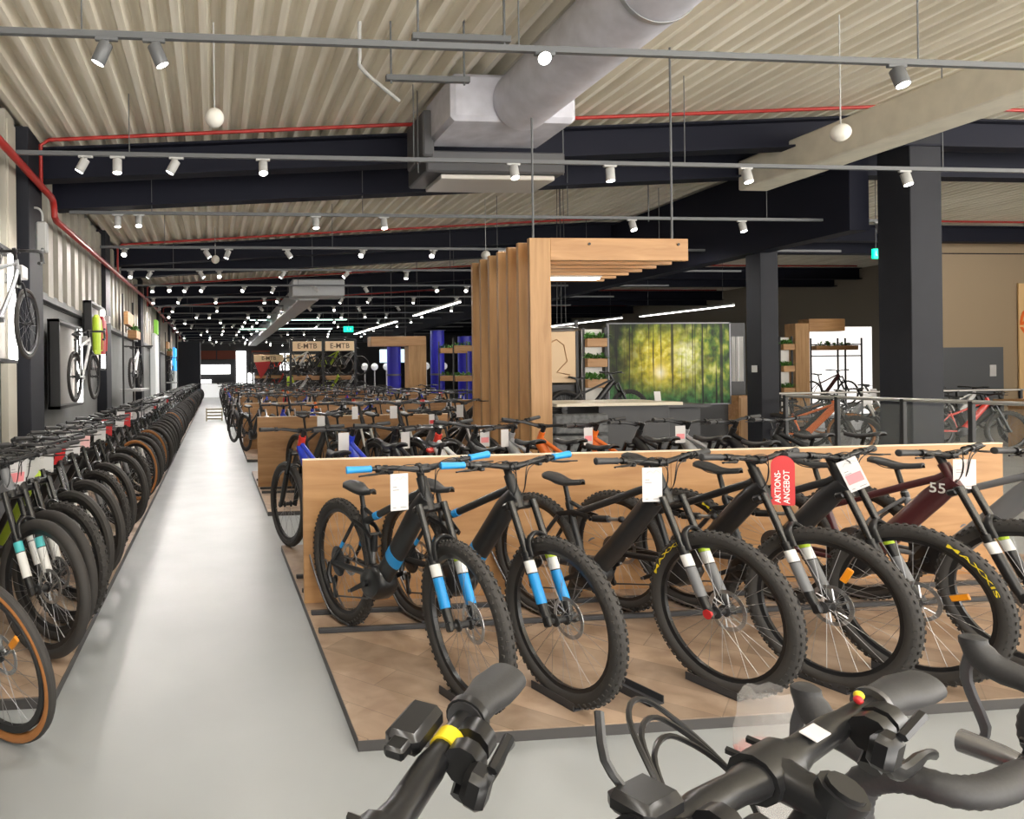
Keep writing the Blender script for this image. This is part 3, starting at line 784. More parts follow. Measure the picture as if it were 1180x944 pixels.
def spot_proto(mb, lt):
    t = thing('track_spotlight', 'x', 'spotlight', (0, 0, 0))
    MB().box((0, 0, -.03), (.16, .035, .03), None, .005).build('track_adapter', mb, t)
    h = MB().lathe([(0, 0), (.047, 0), (.05, .004), (.05, .15), (.046, .155), (.044, .148), (0, .148)], (0, 0, 0), (0, 0, -1), 20).build('lamp_body', mb, t, (0, 0, -.06))
    MB().tube([(0, 0, .03), (0, 0, -.01)], .012, 8).build('swivel', mb, h)
    MB().lathe([(0, .1495), (.0435, .1495), (.0435, .152), (0, .152)], (0, 0, 0), (0, 0, -1), 20).build('lens', LAMPGLOW, h)
    l = bpy.data.objects.new('lamp_light', lt); COL.objects.link(l); l.parent = h; l.location = (0, 0, -.17)
    return t
PROTO = {}
def spot(x, y, label, tilt, az, dark=False, far=False, first={}):
    key = (dark, far)
    if key not in PROTO: t = spot_proto(LAMPD if dark else LAMPB, lampf if far else lamp); PROTO[key] = t
    else: t = copy_tree(PROTO[key])
    t.location = (x, y, zt(y)); t['label'] = label; t['group'] = 'track spotlights'
    for ch in t.children:
        if ch.name.startswith('lamp_body'): ch.rotation_euler = (0, tilt, az + PI)     # tilt from straight down towards azimuth az
    return t
N1 = ['left-hand dark spotlight of the pair on the nearest track', 'right-hand dark spotlight of the pair on the nearest track', 'glaring spotlight on the nearest track below the round duct', 'spotlight on the nearest track before the beige girder']
for (x, tl, az), lb in zip(((-.73, .45, PI * .95), (-.40, .4, 0.2), (2.5, 1.15, -2.03), (5.41, .35, -PI / 2)), N1): spot(x, 5.0, lb, tl, az, dark=True)
ord2 = ['leftmost', 'second', 'third', 'fourth', 'fifth', 'sixth', 'seventh', 'eighth']
for k, (x, tl) in enumerate(((-1.37, .5), (-1.03, .15), (-.39, .5), (.57, .4), (3.48, .35), (4.66, .1), (6.38, .3), (8.48, .3))):
    spot(x, 7.75, ord2[k] + ' spotlight from the left on the second ceiling track', tl, PI if k in (0, 2) else -PI / 2)
for k, (x, tl) in enumerate(((-1.4, .1), (-1.09, .35), (1.57, .2), (2.63, .3), (6.67, .4), (8.56, .3), (11.0, .3))):
    spot(x, 10.5, ord2[k] + ' spotlight from the left on the third ceiling track', tl, -PI / 2)
for ti, yy in enumerate(TRK[6:]):
    rnd = random.Random(ti); xs = []; x = -1.9 + rnd.random() * .3
    while x < (9.5 if yy < 45 else 7): xs.append(x); x += rnd.choice((.45, .8, 1.1, 1.5)) if x < 2 else rnd.choice((.9, 1.4, 2.0))
    for k, x in enumerate(xs):
        spot(x, yy, nth(k + 1) + ' spotlight from the left on the ' + nth(ti + 4) + ' ceiling track', .3 + .55 * rnd.random(), rnd.choice((PI, -PI / 2, 0, -PI / 2, -PI * .7)), far=True)
for yy, xs in ((2.25, (-1.3, .6, 2.1, 3.6, 5.4)), (-.5, (-1.0, 1.2, 3.4)), (-3.25, (0, 3))):
    for k, x in enumerate(xs): spot(x, yy, nth(k + 1) + ' spotlight on the ' + {2.25: 'first', -.5: 'second', -3.25: 'third'}[yy] + ' track behind the camera', .35, PI / 2 if yy < 0 else (PI if x < 0 else PI / 2))
# long linear lamps
def linear(label, a, c, w=.09, group='long white linear lamps', m=TUBEGLOW, watts=60):
    a, c = V(a), V(c); L = (c - a).length; mid = (a + c) / 2
    t = thing('linear_lamp', label, 'linear lamp', mid, math.atan2(c.y - a.y, c.x - a.x), group)
    MB().box((0, 0, .03), (L, w, .05), None, .008).build('housing', LAMPB, t); MB().box((0, 0, 0), (L - .03, w * .85, .018)).build('diffuser', m, t, smooth=False)
    for s in (-.4, .4): MB().tube([(s * L, 0, .05), (s * L, 0, zr(mid.x) - mid.z + .13)], .004, 4).build('suspension_wire', TRACK, t)
    return t
linear('linear lamp just left of the slat portal', (6.0, 16.5, 3.3), (6.0, 20.4, 3.3))
linear('linear lamp beyond, further left of the slat portal', (6.05, 22.6, 3.3), (6.05, 29.5, 3.3))
linear('linear lamp above the forest picture, right one', (13.6, 17.0, 3.2), (13.2, 20.4, 3.3)); linear('linear lamp above the forest picture, left one', (12.9, 20.9, 3.25), (12.2, 26, 3.25))
GT = mat('tube_green', (.55, .95, .8), .5, emit=3.0)
linear('wide pale green lamp strip below the far duct', (1.6, 31, 4.05), (6.0, 31, 4.05), .25, 'pale green lamp strips', GT); linear('lower pale green lamp strip below the far duct', (1.2, 32.6, 3.75), (5.6, 32.6, 3.75), .25, 'pale green lamp strips', GT)

# ------------------------------------------------------------------ exit signs
EG = mat('exit_green', (.0, .55, .28), .5, emit=1.6)
for x, yy, z, lb, sc in ((4.7, 24, 3.15, 'green lit exit sign hanging over the far bikes', 1.0), (12.09, 11.6, 3.65, 'green lit exit sign left of the big dark column', .9)):
    t = thing('exit_sign', lb, 'exit sign', (x, yy, z))
    MB().box((0, 0, 0), (.34 * sc if x < 6 else .14, .05, .2 * sc), None, .006).build('sign_face', EG, t)
    b = MB(); b.box((-.05, -.027, -.01), (.03, .003, .09)); b.box((-.02, -.027, -.03), (.07, .003, .02), Matrix.Rotation(.6, 3, 'Y')); b.ball((-.045, -.027, .055), .016, 6, (1, .1, 1)); b.box((.08, -.027, 0), (.05, .003, .1))
    o = b.build('running_symbol', WHITE, t, smooth=False); o.scale = (.9, 1, .9) if x < 6 else (.5, 1, .8)
    MB().tube([(0, 0, .1), (0, 0, zr(x) - z + .02)], .006, 5).build('hanger_rod', TRACK, t)

# ------------------------------------------------------------------ platforms, panels, racks
ROWN = ['nearest', 'second', 'third', 'fourth', 'fifth', 'sixth', 'seventh', 'eighth', 'farthest']
PX0 = .57
ROWS = []
for k in range(9):
    y0 = 2.81 + 4.84 * k; yp = y0 + 1.74; x1 = {0: 5.72, 1: 3.22, 4: 5.4, 5: 6.2}.get(k, 6.6); ROWS.append((y0, yp, x1))
    xp = x1 + (.7 if k == 0 else 0); yb = y0 + 3.3
    t = thing('display_platform', ROWN[k] + ' low laminate platform carrying bikes and a wooden panel', 'platform', (0, 0, 0), 0, 'low bike platforms')
    MB().box(((PX0 + xp) / 2, (y0 + yb) / 2, .0475), (xp - PX0 - .004, yb - y0 - .004, .005)).build('deck', PLAT, t, smooth=False)
    MB().box(((PX0 + xp) / 2, (y0 + yb) / 2, .0225), (xp - PX0, yb - y0, .045)).build('edge', EDGE, t, smooth=False)
    t = thing('low_partition', ROWN[k] + ' low oak partition standing between two rows of bikes', 'partition', (0, 0, 0), 0, 'oak panels between the bike rows')
    b = MB(); n = max(2, round((x1 - PX0) / 2.2)); w = (x1 - PX0) / n
    for i in range(n): b.box((PX0 + w * (i + .5), yp, .52), (w - .003, .034, .94))
    b.build('board', OAK, t, smooth=False)
    MB().box(((PX0 + x1) / 2, yp, .994), (x1 - PX0, .037, .008)).build('edge_band', mat('edge_band_pale', (.72, .60, .45), .5), t, smooth=False)
tp = thing('display_platform', 'long low laminate platform along the left wall', 'platform', (0, 0, 0), 0, None)
MB().box(((-2.17 - .78) / 2, 24.0, .0475), (-.78 + 2.17, 41.24, .005)).build('deck', PLAT, tp, smooth=False)
MB().box(((-2.17 - .776) / 2, 24.0, .0225), (-.776 + 2.17, 41.28, .045)).build('edge', EDGE, tp, smooth=False)
# ------------------------------------------------------------------ bikes of the nearest platform
H1 = V((.29, -.957, 0)).normalized(); H1b = -H1
def rack(name_label, yl, x0, x1, xs, h, zz=.05):
    t = thing('bike_rack', name_label, 'bike rack', (0, 0, 0), 0, 'floor racks for the rear wheels')
    for y in yl: MB().box(((x0 + x1) / 2, y, zz + .014), (x1 - x0, .032, .028), None, .004).build('rail', RACKM, t, smooth=False)
    for x, y in xs:
        m = V((x, y, zz + .03)); sd = V((-h.y, h.x, 0)) * .05
        pts = [m + h * .17 - sd, m - h * .10 - sd + V((0, 0, .02)), m - h * .36 - sd + V((0, 0, .28)), m - h * .40 + V((0, 0, .33)), m - h * .36 + sd + V((0, 0, .28)), m - h * .10 + sd + V((0, 0, .02)), m + h * .17 + sd]
        MB().tube(spl(pts, 4), .0065, 8).build('wheel_holder', DSTEEL, t)
def tray(label, x, y, h, z=.05):
    t = thing('wheel_tray', label, 'wheel tray', (x, y, z), math.atan2(h.y, h.x), 'front wheel trays')
    b = MB(); b.box((0, 0, .004), (.26, .085, .006))
    for s in (-1, 1): b.box((0, s * .04, .02), (.26, .005, .036))
    b.build('channel', RACKM, t, smooth=False)
A1 = [  # front contact x, type, frame, accent, saddle, label ...
    dict(fx=1.11, typ='fs_a', frame=CHARC, accent=BLUE, grips=BLUE, fs=(WHITE, BLUE, LIME), saddle=.86, label='black e-mountain bike with blue grips nearest the aisle, front row', tyre=.066),
    dict(fx=1.56, typ='fs_a', frame=CHARC, accent=BLUE, grips=BLUE, fs=(WHITE, BLUE, LIME), saddle=.86, label='second black e-mountain bike with blue grips, front row', tyre=.066),
    dict(fx=2.34, typ='fs_c', frame=CHARC, accent=GREYF, fs=(WHITE, GREYF, LIME), saddle=.88, label='black e-mountain bike with plain white card, beside the empty wheel tray', letters=(2.45,), tyre=.066),
    dict(fx=2.875, typ='fs_c', frame=BLACK, accent=BLACK, fs=(WHITE, GREYF, LIME), saddle=.98, label='black e-mountain bike carrying the red offer tag', tyre=.066),
    dict(fx=3.33, typ='fs_c', frame=CHARC, accent=BLACK, fs=(BLACK, GREYF, LIME), saddle=.92, label='black e-mountain bike with slanted white card and yellow tyre letters', letters=(.75,), tyre=.066),
    dict(fx=3.97, typ='hard', frame=MAROON, accent=BLACK, fs=(WHITE, BLACK, LIME), saddle=.94, label='dark maroon e-bike numbered 55 at the right end', tyre=.062),
    dict(fx=4.52, typ='hard', frame=GREYF, accent=BLACK, fs=(BLACK, BLACK, BLACK), saddle=.92, label='grey e-bike at the right photo edge, front row', tyre=.060)]
B1 = []; racks = []
for i, d in enumerate(A1):
    fx = d.pop('fx'); loc = place_front(fx, 3.03, .05, H1)
    B1.append(bike('electric_mountain_bike', d.pop('label'), 'bicycle', d.pop('typ'), loc, H1, lod=0, steer=(-.14, -.06, -.03, .03, .02, 0, 0)[i], group='bikes in front of the nearest panel', **d))
    racks.append((fx - H1.x * 1.19, 3.06 - H1.y * 1.19))
    tray('wheel tray under ' + ('first', 'second', 'third', 'fourth', 'fifth', 'sixth', 'seventh')[i] + ' front wheel of the nearest row', fx - .0, 3.06, H1)
tray('empty black wheel tray between the second and third bike', 1.92, 3.06, H1)
rack('floor rack along the front of the nearest oak panel', (4.31, 4.0), .585, 5.6, racks, H1)
def fpart(bk, nm, kid=None):
    for c in bk.children_recursive:
        if c.name.split('.')[0] == nm: return c
c = B1[5]; 
for s in (-1, 1): text_part('number_decal', '55', .075, WHITE, fpart(c, 'frame'), Matrix.Translation((.425, s * .0385, .855)) @ Matrix.Rotation(PI if s > 0 else 0, 4, 'Z') @ Matrix.Rotation(PI / 2, 4, 'X'))
for k, a in ((3, 1.1), (4, .4)):
    wh = fpart(B1[k], 'front_wheel'); MB().box((.19 * math.cos(a), 0, .19 * math.sin(a)), (.075, .012, .03), Matrix.Rotation(-a, 3, 'Y'), .004).build('spoke_reflector', AMBER, wh)
MB().lathe([(0, .075), (.022, .075), (.022, .088), (0, .088)], (0, 0, 0), (0, -1, 0), 12).build('axle_cap', RED, fpart(B1[2], 'front_wheel'))
def bar_pt(bk, typ, p):
    h = bk.rotation_euler.z; q = bar_centre(typ) + V(p)
    return V((bk.location.x + q.x * math.cos(h) - q.y * math.sin(h), bk.location.y + q.x * math.sin(h) + q.y * math.cos(h), bk.location.z + q.z))
yaw1 = math.atan2(H1.y, H1.x) + PI / 2
card('white price card on the bar of the first blue-gripped bike', bar_pt(B1[0], 'hard', (.04, -.17, -.01)), .098, .175, yaw1)
card('grey-white price card on the bike beside the empty tray', bar_pt(B1[2], 'hard', (.04, -.11, -.015)), .098, .17, yaw1 - .4)
card('slanted white price card with pink print, front row', bar_pt(B1[4], 'hard', (.06, -.06, -.0)), .095, .17, yaw1 - .6, .1, band=PINK, roll=-.45)
card('pinkish price card on the maroon bike numbered 55', bar_pt(B1[5], 'hard', (.05, .02, -.02)), .11, .155, yaw1 - .5, m=mat('card_pinkish', (.68, .58, .56), .6))
card('small card on the grey bike at the photo edge', bar_pt(B1[6], 'hard', (.05, .0, -.02)), .09, .15, yaw1)
# red offer tag looped over the bar
tp = bar_pt(B1[3], 'hard', (.10, .03, .03))
t = thing('offer_tag', 'red hanging tag reading AKTIONS-ANGEBOT on a front row bike', 'price tag', tp, yaw1 - .85)
b = MB(); pts = []
for i in range(13): a = PI * i / 12; pts.append((.05 * math.cos(a), .0, -.05 + .05 * math.sin(a)))
out = [(x, z) for x, y, z in pts] + [(-.05, -.24), (-.044, -.25), (.044, -.25), (.05, -.24)]
b.prism(out, -.0010, .0010); b.build('tag_sheet', RED, t, smooth=False)
for k, tx in enumerate(('AKTIONS-', 'ANGEBOT')): text_part('lettering', tx, .036, WHITE, t, Matrix.Translation((-.021 + .037 * k, -.0016, -.157)) @ Matrix.Rotation(PI / 2, 4, 'X') @ Matrix.Rotation(PI / 2, 4, 'Z'))

# back side of the nearest panel: front wheels point to the far aisle
A1b = [(.63, 'hard', ROYAL, 'royal blue e-bike with red head tube, behind the nearest panel by the aisle'), (1.05, 'hard', ROYAL, 'second royal blue e-bike behind the nearest panel'), (1.42, 'hard', BLACK, 'black e-bike beside the blue ones, behind the nearest panel'),
       (1.80, 'hard', WHITEF, 'white and red bike behind the nearest panel'), (2.12, 'hard', CHARC, 'charcoal bike between the white and silver ones, behind the nearest panel'), (2.45, 'hard', SILVER, 'silver bike left of the orange ones, behind the nearest panel'),
       (2.72, 'hard', ORANGE, 'orange bike with black stem before the slat portal'), (3.2, 'hard', ORANGE, 'orange-headed bike right of the slat portal'), (3.62, 'hard', CHARC, 'charcoal bike right of the orange-headed one, behind the nearest panel'),
       (4.05, 'hard', SILVER, 'silver e-bike behind the red offer tag bike'), (4.5, 'hard', BLACK, 'black bike behind the panel near the small dark column'), (4.95, 'hard', CHARC, 'charcoal bike last on the right behind the nearest panel')]
racks = []
for i, (fx, ty, cf, lb) in enumerate(A1b):
    o = bike('electric_bike', lb, 'bicycle', ty, place_front(fx, 6.08, .05, H1b), H1b, lod=1, steer=(.0, .1, -.1, .15, -.2, .25, -.25, .1, 0, -.1, .1, 0)[i], frame=cf, fork=BLACK if i != 3 else REDF, saddle=.98 if i % 3 else .93, knobs=False, group='bikes behind the nearest panel')
    racks.append((fx - H1b.x * 1.19, 6.06 - H1b.y * 1.19))
    if i in (0, 3, 7): MB().tube([SP + SU * .552, SP + SU * .703], .0315, 12).build('head_sleeve', REDF if i < 7 else ORANGE, fpart(o, 'frame'))
    if i in (1, 2, 4, 5, 7, 9):
        card('price card hung on the ' + {1: 'second royal blue bike', 2: 'black bike beside the blue ones', 4: 'charcoal bike by the white one', 5: 'silver bike near the portal', 7: 'orange-headed bike', 9: 'silver e-bike near the column'}[i], bar_pt(o, 'hard', (-.03, .08 if i % 2 else -.1, -.02)), .10, .15, yaw1 + .2 * (i % 3 - 1), band=PINK if i in (4, 7, 9) else None, stripes=False)
rack('floor rack along the back of the nearest oak panel', (4.76, 5.1), .585, 5.6, racks, H1b)

# second platform
for k, (fx, ty, cf) in enumerate(((1.42, 'hard', CHARC), (1.85, 'city', BLACK), (2.32, 'city', CHARC), (2.76, 'hard', GREYF), (3.14, 'city', BLACK))):
    o = bike('electric_bike', nth(k + 1) + ' bike from the aisle in front of the second oak panel', 'bicycle', ty, place_front(fx, 7.88, .05, H1), H1, lod=1, frame=cf, saddle=1.0, knobs=False, group='bikes in front of the second panel')
    card('white card on the ' + nth(k + 1) + ' bike before the second oak panel', bar_pt(o, ty, (.04, -.1, -.02)), .1, .15, yaw1 + .3 * (k % 2), band=RED if k == 3 else None, stripes=False)
for k, (fx, ty, cf) in enumerate(((.95, 'hard', ROYAL), (1.4, 'hard', ROYAL), (1.85, 'hard', BLACK), (2.3, 'hard', CHARC), (2.75, 'hard', REDF), (3.15, 'hard', BLACK))):
    bike('electric_bike', nth(k + 1) + ' bike from the aisle behind the second oak panel', 'bicycle', ty, place_front(fx, 10.90, .05, H1b), H1b, lod=1, frame=cf, saddle=.98, knobs=False, group='bikes behind the second panel')
rack('floor rack before the second oak panel', (9.18, 8.85), .585, 3.2, [], H1); rack('floor rack behind the second oak panel', (9.6, 9.94), .585, 3.2, [], H1b)
# the further platforms
rnd = random.Random(11)
PAL = [BLACK, CHARC, GREYF, CHARC, BLACK, SILVER, ROYAL, CHARC, REDF, BLACK, GREYF, WHITEF, ORANGE, CHARC]
for r in range(2, 9):
    y0 = ROWS[r][0]; step = .52 if r < 5 else .6; x1 = ROWS[r][2] - .2
    for side in (0, 1):
        x = (.95 if side == 0 else .42); k = 0
        while x < x1 - (0 if r < 6 else 1.2):
            k += 1; cf = rnd.choice(PAL); h = H1 if side == 0 else H1b; ty = rnd.choice(('hard', 'hard', 'city'))
            fy = y0 + .23 if side == 0 else y0 + 3.27
            bike('electric_bike', '%s bike from the aisle %s the %s oak panel' % (nth(k), 'in front of' if side == 0 else 'behind', ROWN[r]), 'bicycle', ty, place_front(x, fy, .05, h), h, lod=1 if (r == 2 and k == 1) else 2, frame=cf, knobs=False, group='bikes on the %s platform' % ROWN[r])
            if r < 5 and rnd.random() < .45:
                px, py = x - h.x * .3, fy - h.y * .3
                card('card on the %s bike %s the %s oak panel' % (nth(k), 'in front of' if side == 0 else 'behind', ROWN[r]), (px, py, 1.06), .11, .15, yaw1 + rnd.uniform(-.4, .4), stripes=False, m=rnd.choice((PAPER, PAPER, PAPER, RED)))
            x += step * rnd.uniform(.9, 1.1)

# ------------------------------------------------------------------ long row along the left wall
HL = V((.77, -.64, 0)).normalized(); yawl = math.atan2(HL.y, HL.x) + PI / 2
ys = [3.84, 4.1, 4.36, 4.8, 5.3, 5.85, 6.35, 7.1, 7.75, 8.6]; y = 9.15
while y < 44.5: ys.append(y); y += .56
LT = ['hard', 'hard', 'fs_c', 'hard', 'hard', 'fs_c', 'hard', 'hard', 'hard', 'gravel']
LF = [GREYF, BLACK, LIMEF, CHARC, BLACK, GREYF, BLACK, CHARC, BLACK, CHARC]
LB = []
for i, yy in enumerate(ys):
    ty = LT[i] if i < 10 else rnd.choice(('hard', 'hard', 'gravel', 'hard', 'fs_c'))
    cf = LF[i] if i < 10 else rnd.choice((BLACK, CHARC, GREYF, BLACK, SILVER, CHARC, WHITEF))
    tn = (i == 9) or (i > 10 and rnd.random() < .16)
    lod = 0 if i < 2 else (1 if i < 24 else 2)
    hj = HL if lod == 2 else V((HL.x + rnd.uniform(-.04, .04), HL.y, 0)).normalized()
    o = bike('mountain_bike' if ty != 'gravel' else 'gravel_bike', '%s bike on the left platform counted from the front' % nth(i + 1), 'bicycle', ty, place_front(-.95 + rnd.uniform(-.03, .03), yy, .05, hj), hj, lod=lod,
             frame=cf, tan=tn, saddle=.95, knobs=(i % 3 == 2), fs=((WHITE, WHITE, BLACK) if i % 3 == 1 else (BLACK, GREYF, BLACK)) if i else (TEAL, WHITE, BLACK), group='row of bikes along the left wall', letters=False)
    LB.append((o, ty))
    if 1 <= i < 26 and i in (1, 2, 3, 4, 5, 6, 7, 8, 9, 10, 11, 12, 13, 15, 16, 18, 20, 21, 23, 24):
        mm = {1: PAPER, 2: mat('card_greyish', (.5, .5, .48), .6), 4: RED, 5: PAPER, 6: mat('card_pale_pink', (.75, .45, .45), .6), 8: RED}.get(i, RED if i in (10, 18, 24) else PAPER)
        card('%s card on the %s bike of the left platform' % ({True: 'red', False: 'pale'}[mm is RED], nth(i + 1)), bar_pt(o, ty, (.07, -.05, -.0)), .12, .19, yawl + rnd.uniform(-.5, .3), .15, m=mm, stripes=mm is not RED, band=PINK if mm is PAPER and i < 3 else None)
for j, yy in enumerate(range(4, 46, 3)):
    pass
HA = V((math.cos(R(14)), -math.sin(R(14)), 0))
bike('gravel_bike', 'gravel bike with tan-wall tyre at the front end of the left platform', 'bicycle', 'gravel', place_front(-.93, 3.04, 0, HA), HA, lod=0, steer=R(-26), frame=SILVER, fork=SILVER, tan=True, rim=MATTE, saddle=1.0, group='row of bikes along the left wall')
bike('mountain_bike', 'bike whose black tyre just enters the lower left corner', 'bicycle', 'hard', place_front(-1.02, 2.42, 0, HA), HA, lod=1, steer=R(-26), frame=BLACK, saddle=.95, group='row of bikes along the left wall')
wh = [o for o in bpy.data.objects if o.get('label', '').startswith('gravel bike with tan')][0]
MB().box((.16, 0, .12), (.075, .012, .03), Matrix.Rotation(-.8, 3, 'Y'), .004).build('spoke_reflector', AMBER, fpart(wh, 'front_wheel'))
# ------------------------------------------------------------------ bikes in the foreground
def fg(typ, centre, bar_heading, steer, label, **kw):
    # place a bike so that its (steered) handlebar centre lands on `centre`
    SM = Matrix.Translation(SP) @ Matrix.Rotation(steer, 4, SU) @ Matrix.Translation(-SP)
    q = SM @ bar_centre(typ); f = (SM.to_3x3() @ V((1, 0, 0))); da = math.atan2(f.y, f.x)
    a = math.atan2(bar_heading[1], bar_heading[0]) - da; h = (math.cos(a), math.sin(a))
    loc = (centre[0] - (q.x * h[0] - q.y * h[1]), centre[1] - (q.x * h[1] + q.y * h[0]), 0)
    o = bike(kw.pop('name', 'electric_bike'), label, 'bicycle', typ, loc, h, lod=0, steer=steer, group='bikes in the foreground', **kw)
    return o
def ergo(o, s):
    hb = fpart(o, 'handlebar')
    for g in list(hb.children):
        if g.name.startswith('grip'):
            c = bar_centre('tall'); h = bar_half('tall'); sd = 1 if g.data.vertices[0].co.y > 0 else -1
            a, e = V((h[3][0], sd * h[3][1], h[3][2])), V((h[4][0], sd * h[4][1], h[4][2])); bk = V((-.006, 0, -.002))
            b = MB(); b.tube([c + lerp(a, e, t) + bk * k for t, k in ((-.05, 0), (0, 0), (.3, .1), (.6, .5), (.85, 1), (.98, 1.1), (1.02, 1.1))], [(.014, .014), (.0165, .0165), (.0165, .018), (.016, .024), (.0165, .022), (.0155, .0215), (.010, .016)], 20, side=(0, 0, 1))
            b.mat(1); b.tube([c + lerp(a, e, t) for t in (-.12, -.04)], .0185, 16)
            g.data = b.mesh('grip', [RUBGREY, DSTEEL])
F1 = fg('tall', (.114, .525), (-.772, .635), R(8), 'bike in the foreground with yellow sticker beside its grip', frame=CHARC, saddle=.95)
ergo(F1, 1)
F2 = fg('tall', (.508, .597), (-.427, .904), 0.0, 'bike in the foreground with red frame and flat bar', frame=REDF, accent=BLACK, saddle=.95); ergo(F2, 1)
F3 = fg('gravel', (1.0, .735), (-.30, .954), 0.0, 'gravel bike in the foreground with taped drop bar', name='gravel_bike', frame=CHARC, fork=CHARC, saddle=1.0)
def lower_levers(o, ang):
    c = bar_centre('tall'); p = c + V((-.016, 0, .02))
    for g in fpart(o, 'handlebar').children:
        if g.name.startswith('brake_lever'): g.matrix_basis = Matrix.Translation(p) @ Matrix.Rotation(ang, 4, 'Y') @ Matrix.Translation(-p)
lower_levers(F1, R(75)); lower_levers(F2, R(80))
for o in (F1, F2, F3): bpy.data.objects.remove(fpart(o, 'cables'))
def bar_part(o, typ, nm, fn, m):
    b = MB(); fn(b, bar_centre(typ)); return b.build(nm, m, fpart(o, 'handlebar'))
hh = [V(p) for p in bar_half('tall')]
def on_bar(t, s): p = lerp(hh[2], hh[3], t); return V((p.x, s * p.y, p.z))
bar_part(F1, 'tall', 'sticker', lambda b, c: b.tube([c + on_bar(.30, -1), c + on_bar(.52, -1)], .0137, 16), YELL)
bar_part(F1, 'tall', 'control_unit', lambda b, c: (b.box(c + on_bar(.35, -1) + V((.03, .0, .012)), (.035, .07, .022), None, .006), b.box(c + on_bar(.1, -1) + V((.028, 0, .014)), (.02, .06, .012), None, .003), b.tube([c + on_bar(.9, -1), c + on_bar(1.02, -1)], .021, 18)), BLACK)
bar_part(F2, 'tall', 'sticker', lambda b, c: b.box(c + V((-.006, -.075, .0185)), (.016, .03, .002), Matrix.Rotation(-.25, 3, 'Y'), .0008), PAPER)
bar_part(F2, 'tall', 'control_unit', lambda b, c: (b.box(c + on_bar(.7, 1) + V((.01, 0, .02)), (.04, .05, .02), None, .006), b.tube([c + on_bar(.92, 1), c + on_bar(1.02, 1)], .021, 18), b.tube(spl([c + on_bar(.75, 1) + V((.02, 0, .02)), c + on_bar(.75, 1) + V((.035, .01, .045)), c + on_bar(.7, 1) + V((.05, 0, .075))], 3), .004, 6)), BLACK)
bar_part(F2, 'tall', 'cables', lambda b, c: [b.tube(spl([c + on_bar(.2, 1) + V((.01, 0, -.012)), c + V((.05 + q, .10, .02 + q)), c + V((.07 + q, .03, .01 + q)), c + V((.03, -.01, -.03)), c + V((-.03, .02, -.10))], 6), .0028, 6) for q in (0, .012, .024)], BLACK)
bar_part(F2, 'tall', 'bell_dot', lambda b, c: b.ball(c + on_bar(.62, -1) + V((.0, 0, .018)), .005, 6), YELL)
bar_part(F2, 'tall', 'bell_dot', lambda b, c: b.ball(c + on_bar(.50, -1) + V((-.004, 0, .018)), .0045, 6), RED)
def light(b, c):
    p = c + V((.03, .055, .0)); b.tube([c + V((0, .05, -.0)), p], .007, 8)
    b.lathe([(0, -.015), (.010, -.015), (.013, .0), (.0145, .035), (.0145, .04), (0, .039)], p, (1, 0, 0), 18)
bar_part(F3, 'gravel', 'front_light', light, mat('light_body', (.25, .25, .26), .25, .7))
# clear bag with a red print hanging before the red bike
BAG = mat('clear_film', (.62, .60, .58), .2, alpha=.26); BAGP = mat('film_print', (.75, .25, .22), .4, alpha=.4)
rb = random.Random(3)
def bag(label, p, w, h, rz, seed=1):
    rb = random.Random(seed); t = thing('plastic_bag', label, 'plastic bag', p, rz); b = MB(); n = 14; m = 9
    vs = []
    for j in range(m + 1):
        v = j / m; sc = .45 + .65 * math.sin(PI * min(1, v * .9 + .12)) ** .7
        for i in range(n):
            a = 2 * PI * i / n; k = 1 + rb.uniform(-.09, .09)
            vs.append((math.cos(a) * w / 2 * sc * k, math.sin(a) * w * .3 * sc * k, -v * h + rb.uniform(-.004, .004)))
    fs = [(j * n + i, j * n + (i + 1) % n, (j + 1) * n + (i + 1) % n, (j + 1) * n + i) for j in range(m) for i in range(n)]
    b.add(vs, fs); b.m = [1 if 4 <= k // n <= 4 else 0 for k in range(len(fs))]
    b.build('film', [BAG, BAGP], t, ang=180)
    return t
bag('clear plastic bag with red print hanging at the red bike', (.825, .97, 1.07), .085, .20, -.35)

# ------------------------------------------------------------------ wooden slat portal and the counter behind it
t = thing('slat_portal', 'oak slat portal of seven upright frames beside the bikes', 'portal', (0, 0, 0))
for i in range(7):
    yy = 7.0 + .268 * i
    MB().box((3.41, yy, 1.48), (.23, .055, 2.96), None, .003).build('upright', OAKV, t, smooth=False)
    o = MB().box((4.295, yy, 2.845), (1.54, .055, .235), None, .003).build('cross_beam', OAK, t, smooth=False)
    if i == 0:
        for xx in (3.95, 4.95): MB().lathe([(0, 0), (.014, 0), (.014, .012), (0, .012)], (xx, yy - .028, 2.9), (0, -1, 0), 10).build('bolt', BLACK, o)
for xx in (3.35, 4.9): MB().tube([(xx, 7.0, 2.95), (xx, 7.0, zr(xx))], .012, 6).build('hanger_rod', TRACK, t)
t2 = thing('linear_lamp', 'warm lamp bar glowing inside the slat portal top', 'linear lamp', (4.35, 8.15, 2.70)); MB().box((0, 0, 0), (.75, .10, .03), None, .004).build('diffuser', mat('tube_warm', (1, .8, .55), .5, emit=6), t2, smooth=False); MB().box((0, 0, .03), (.8, .12, .04), None, .004).build('housing', LAMPB, t2)

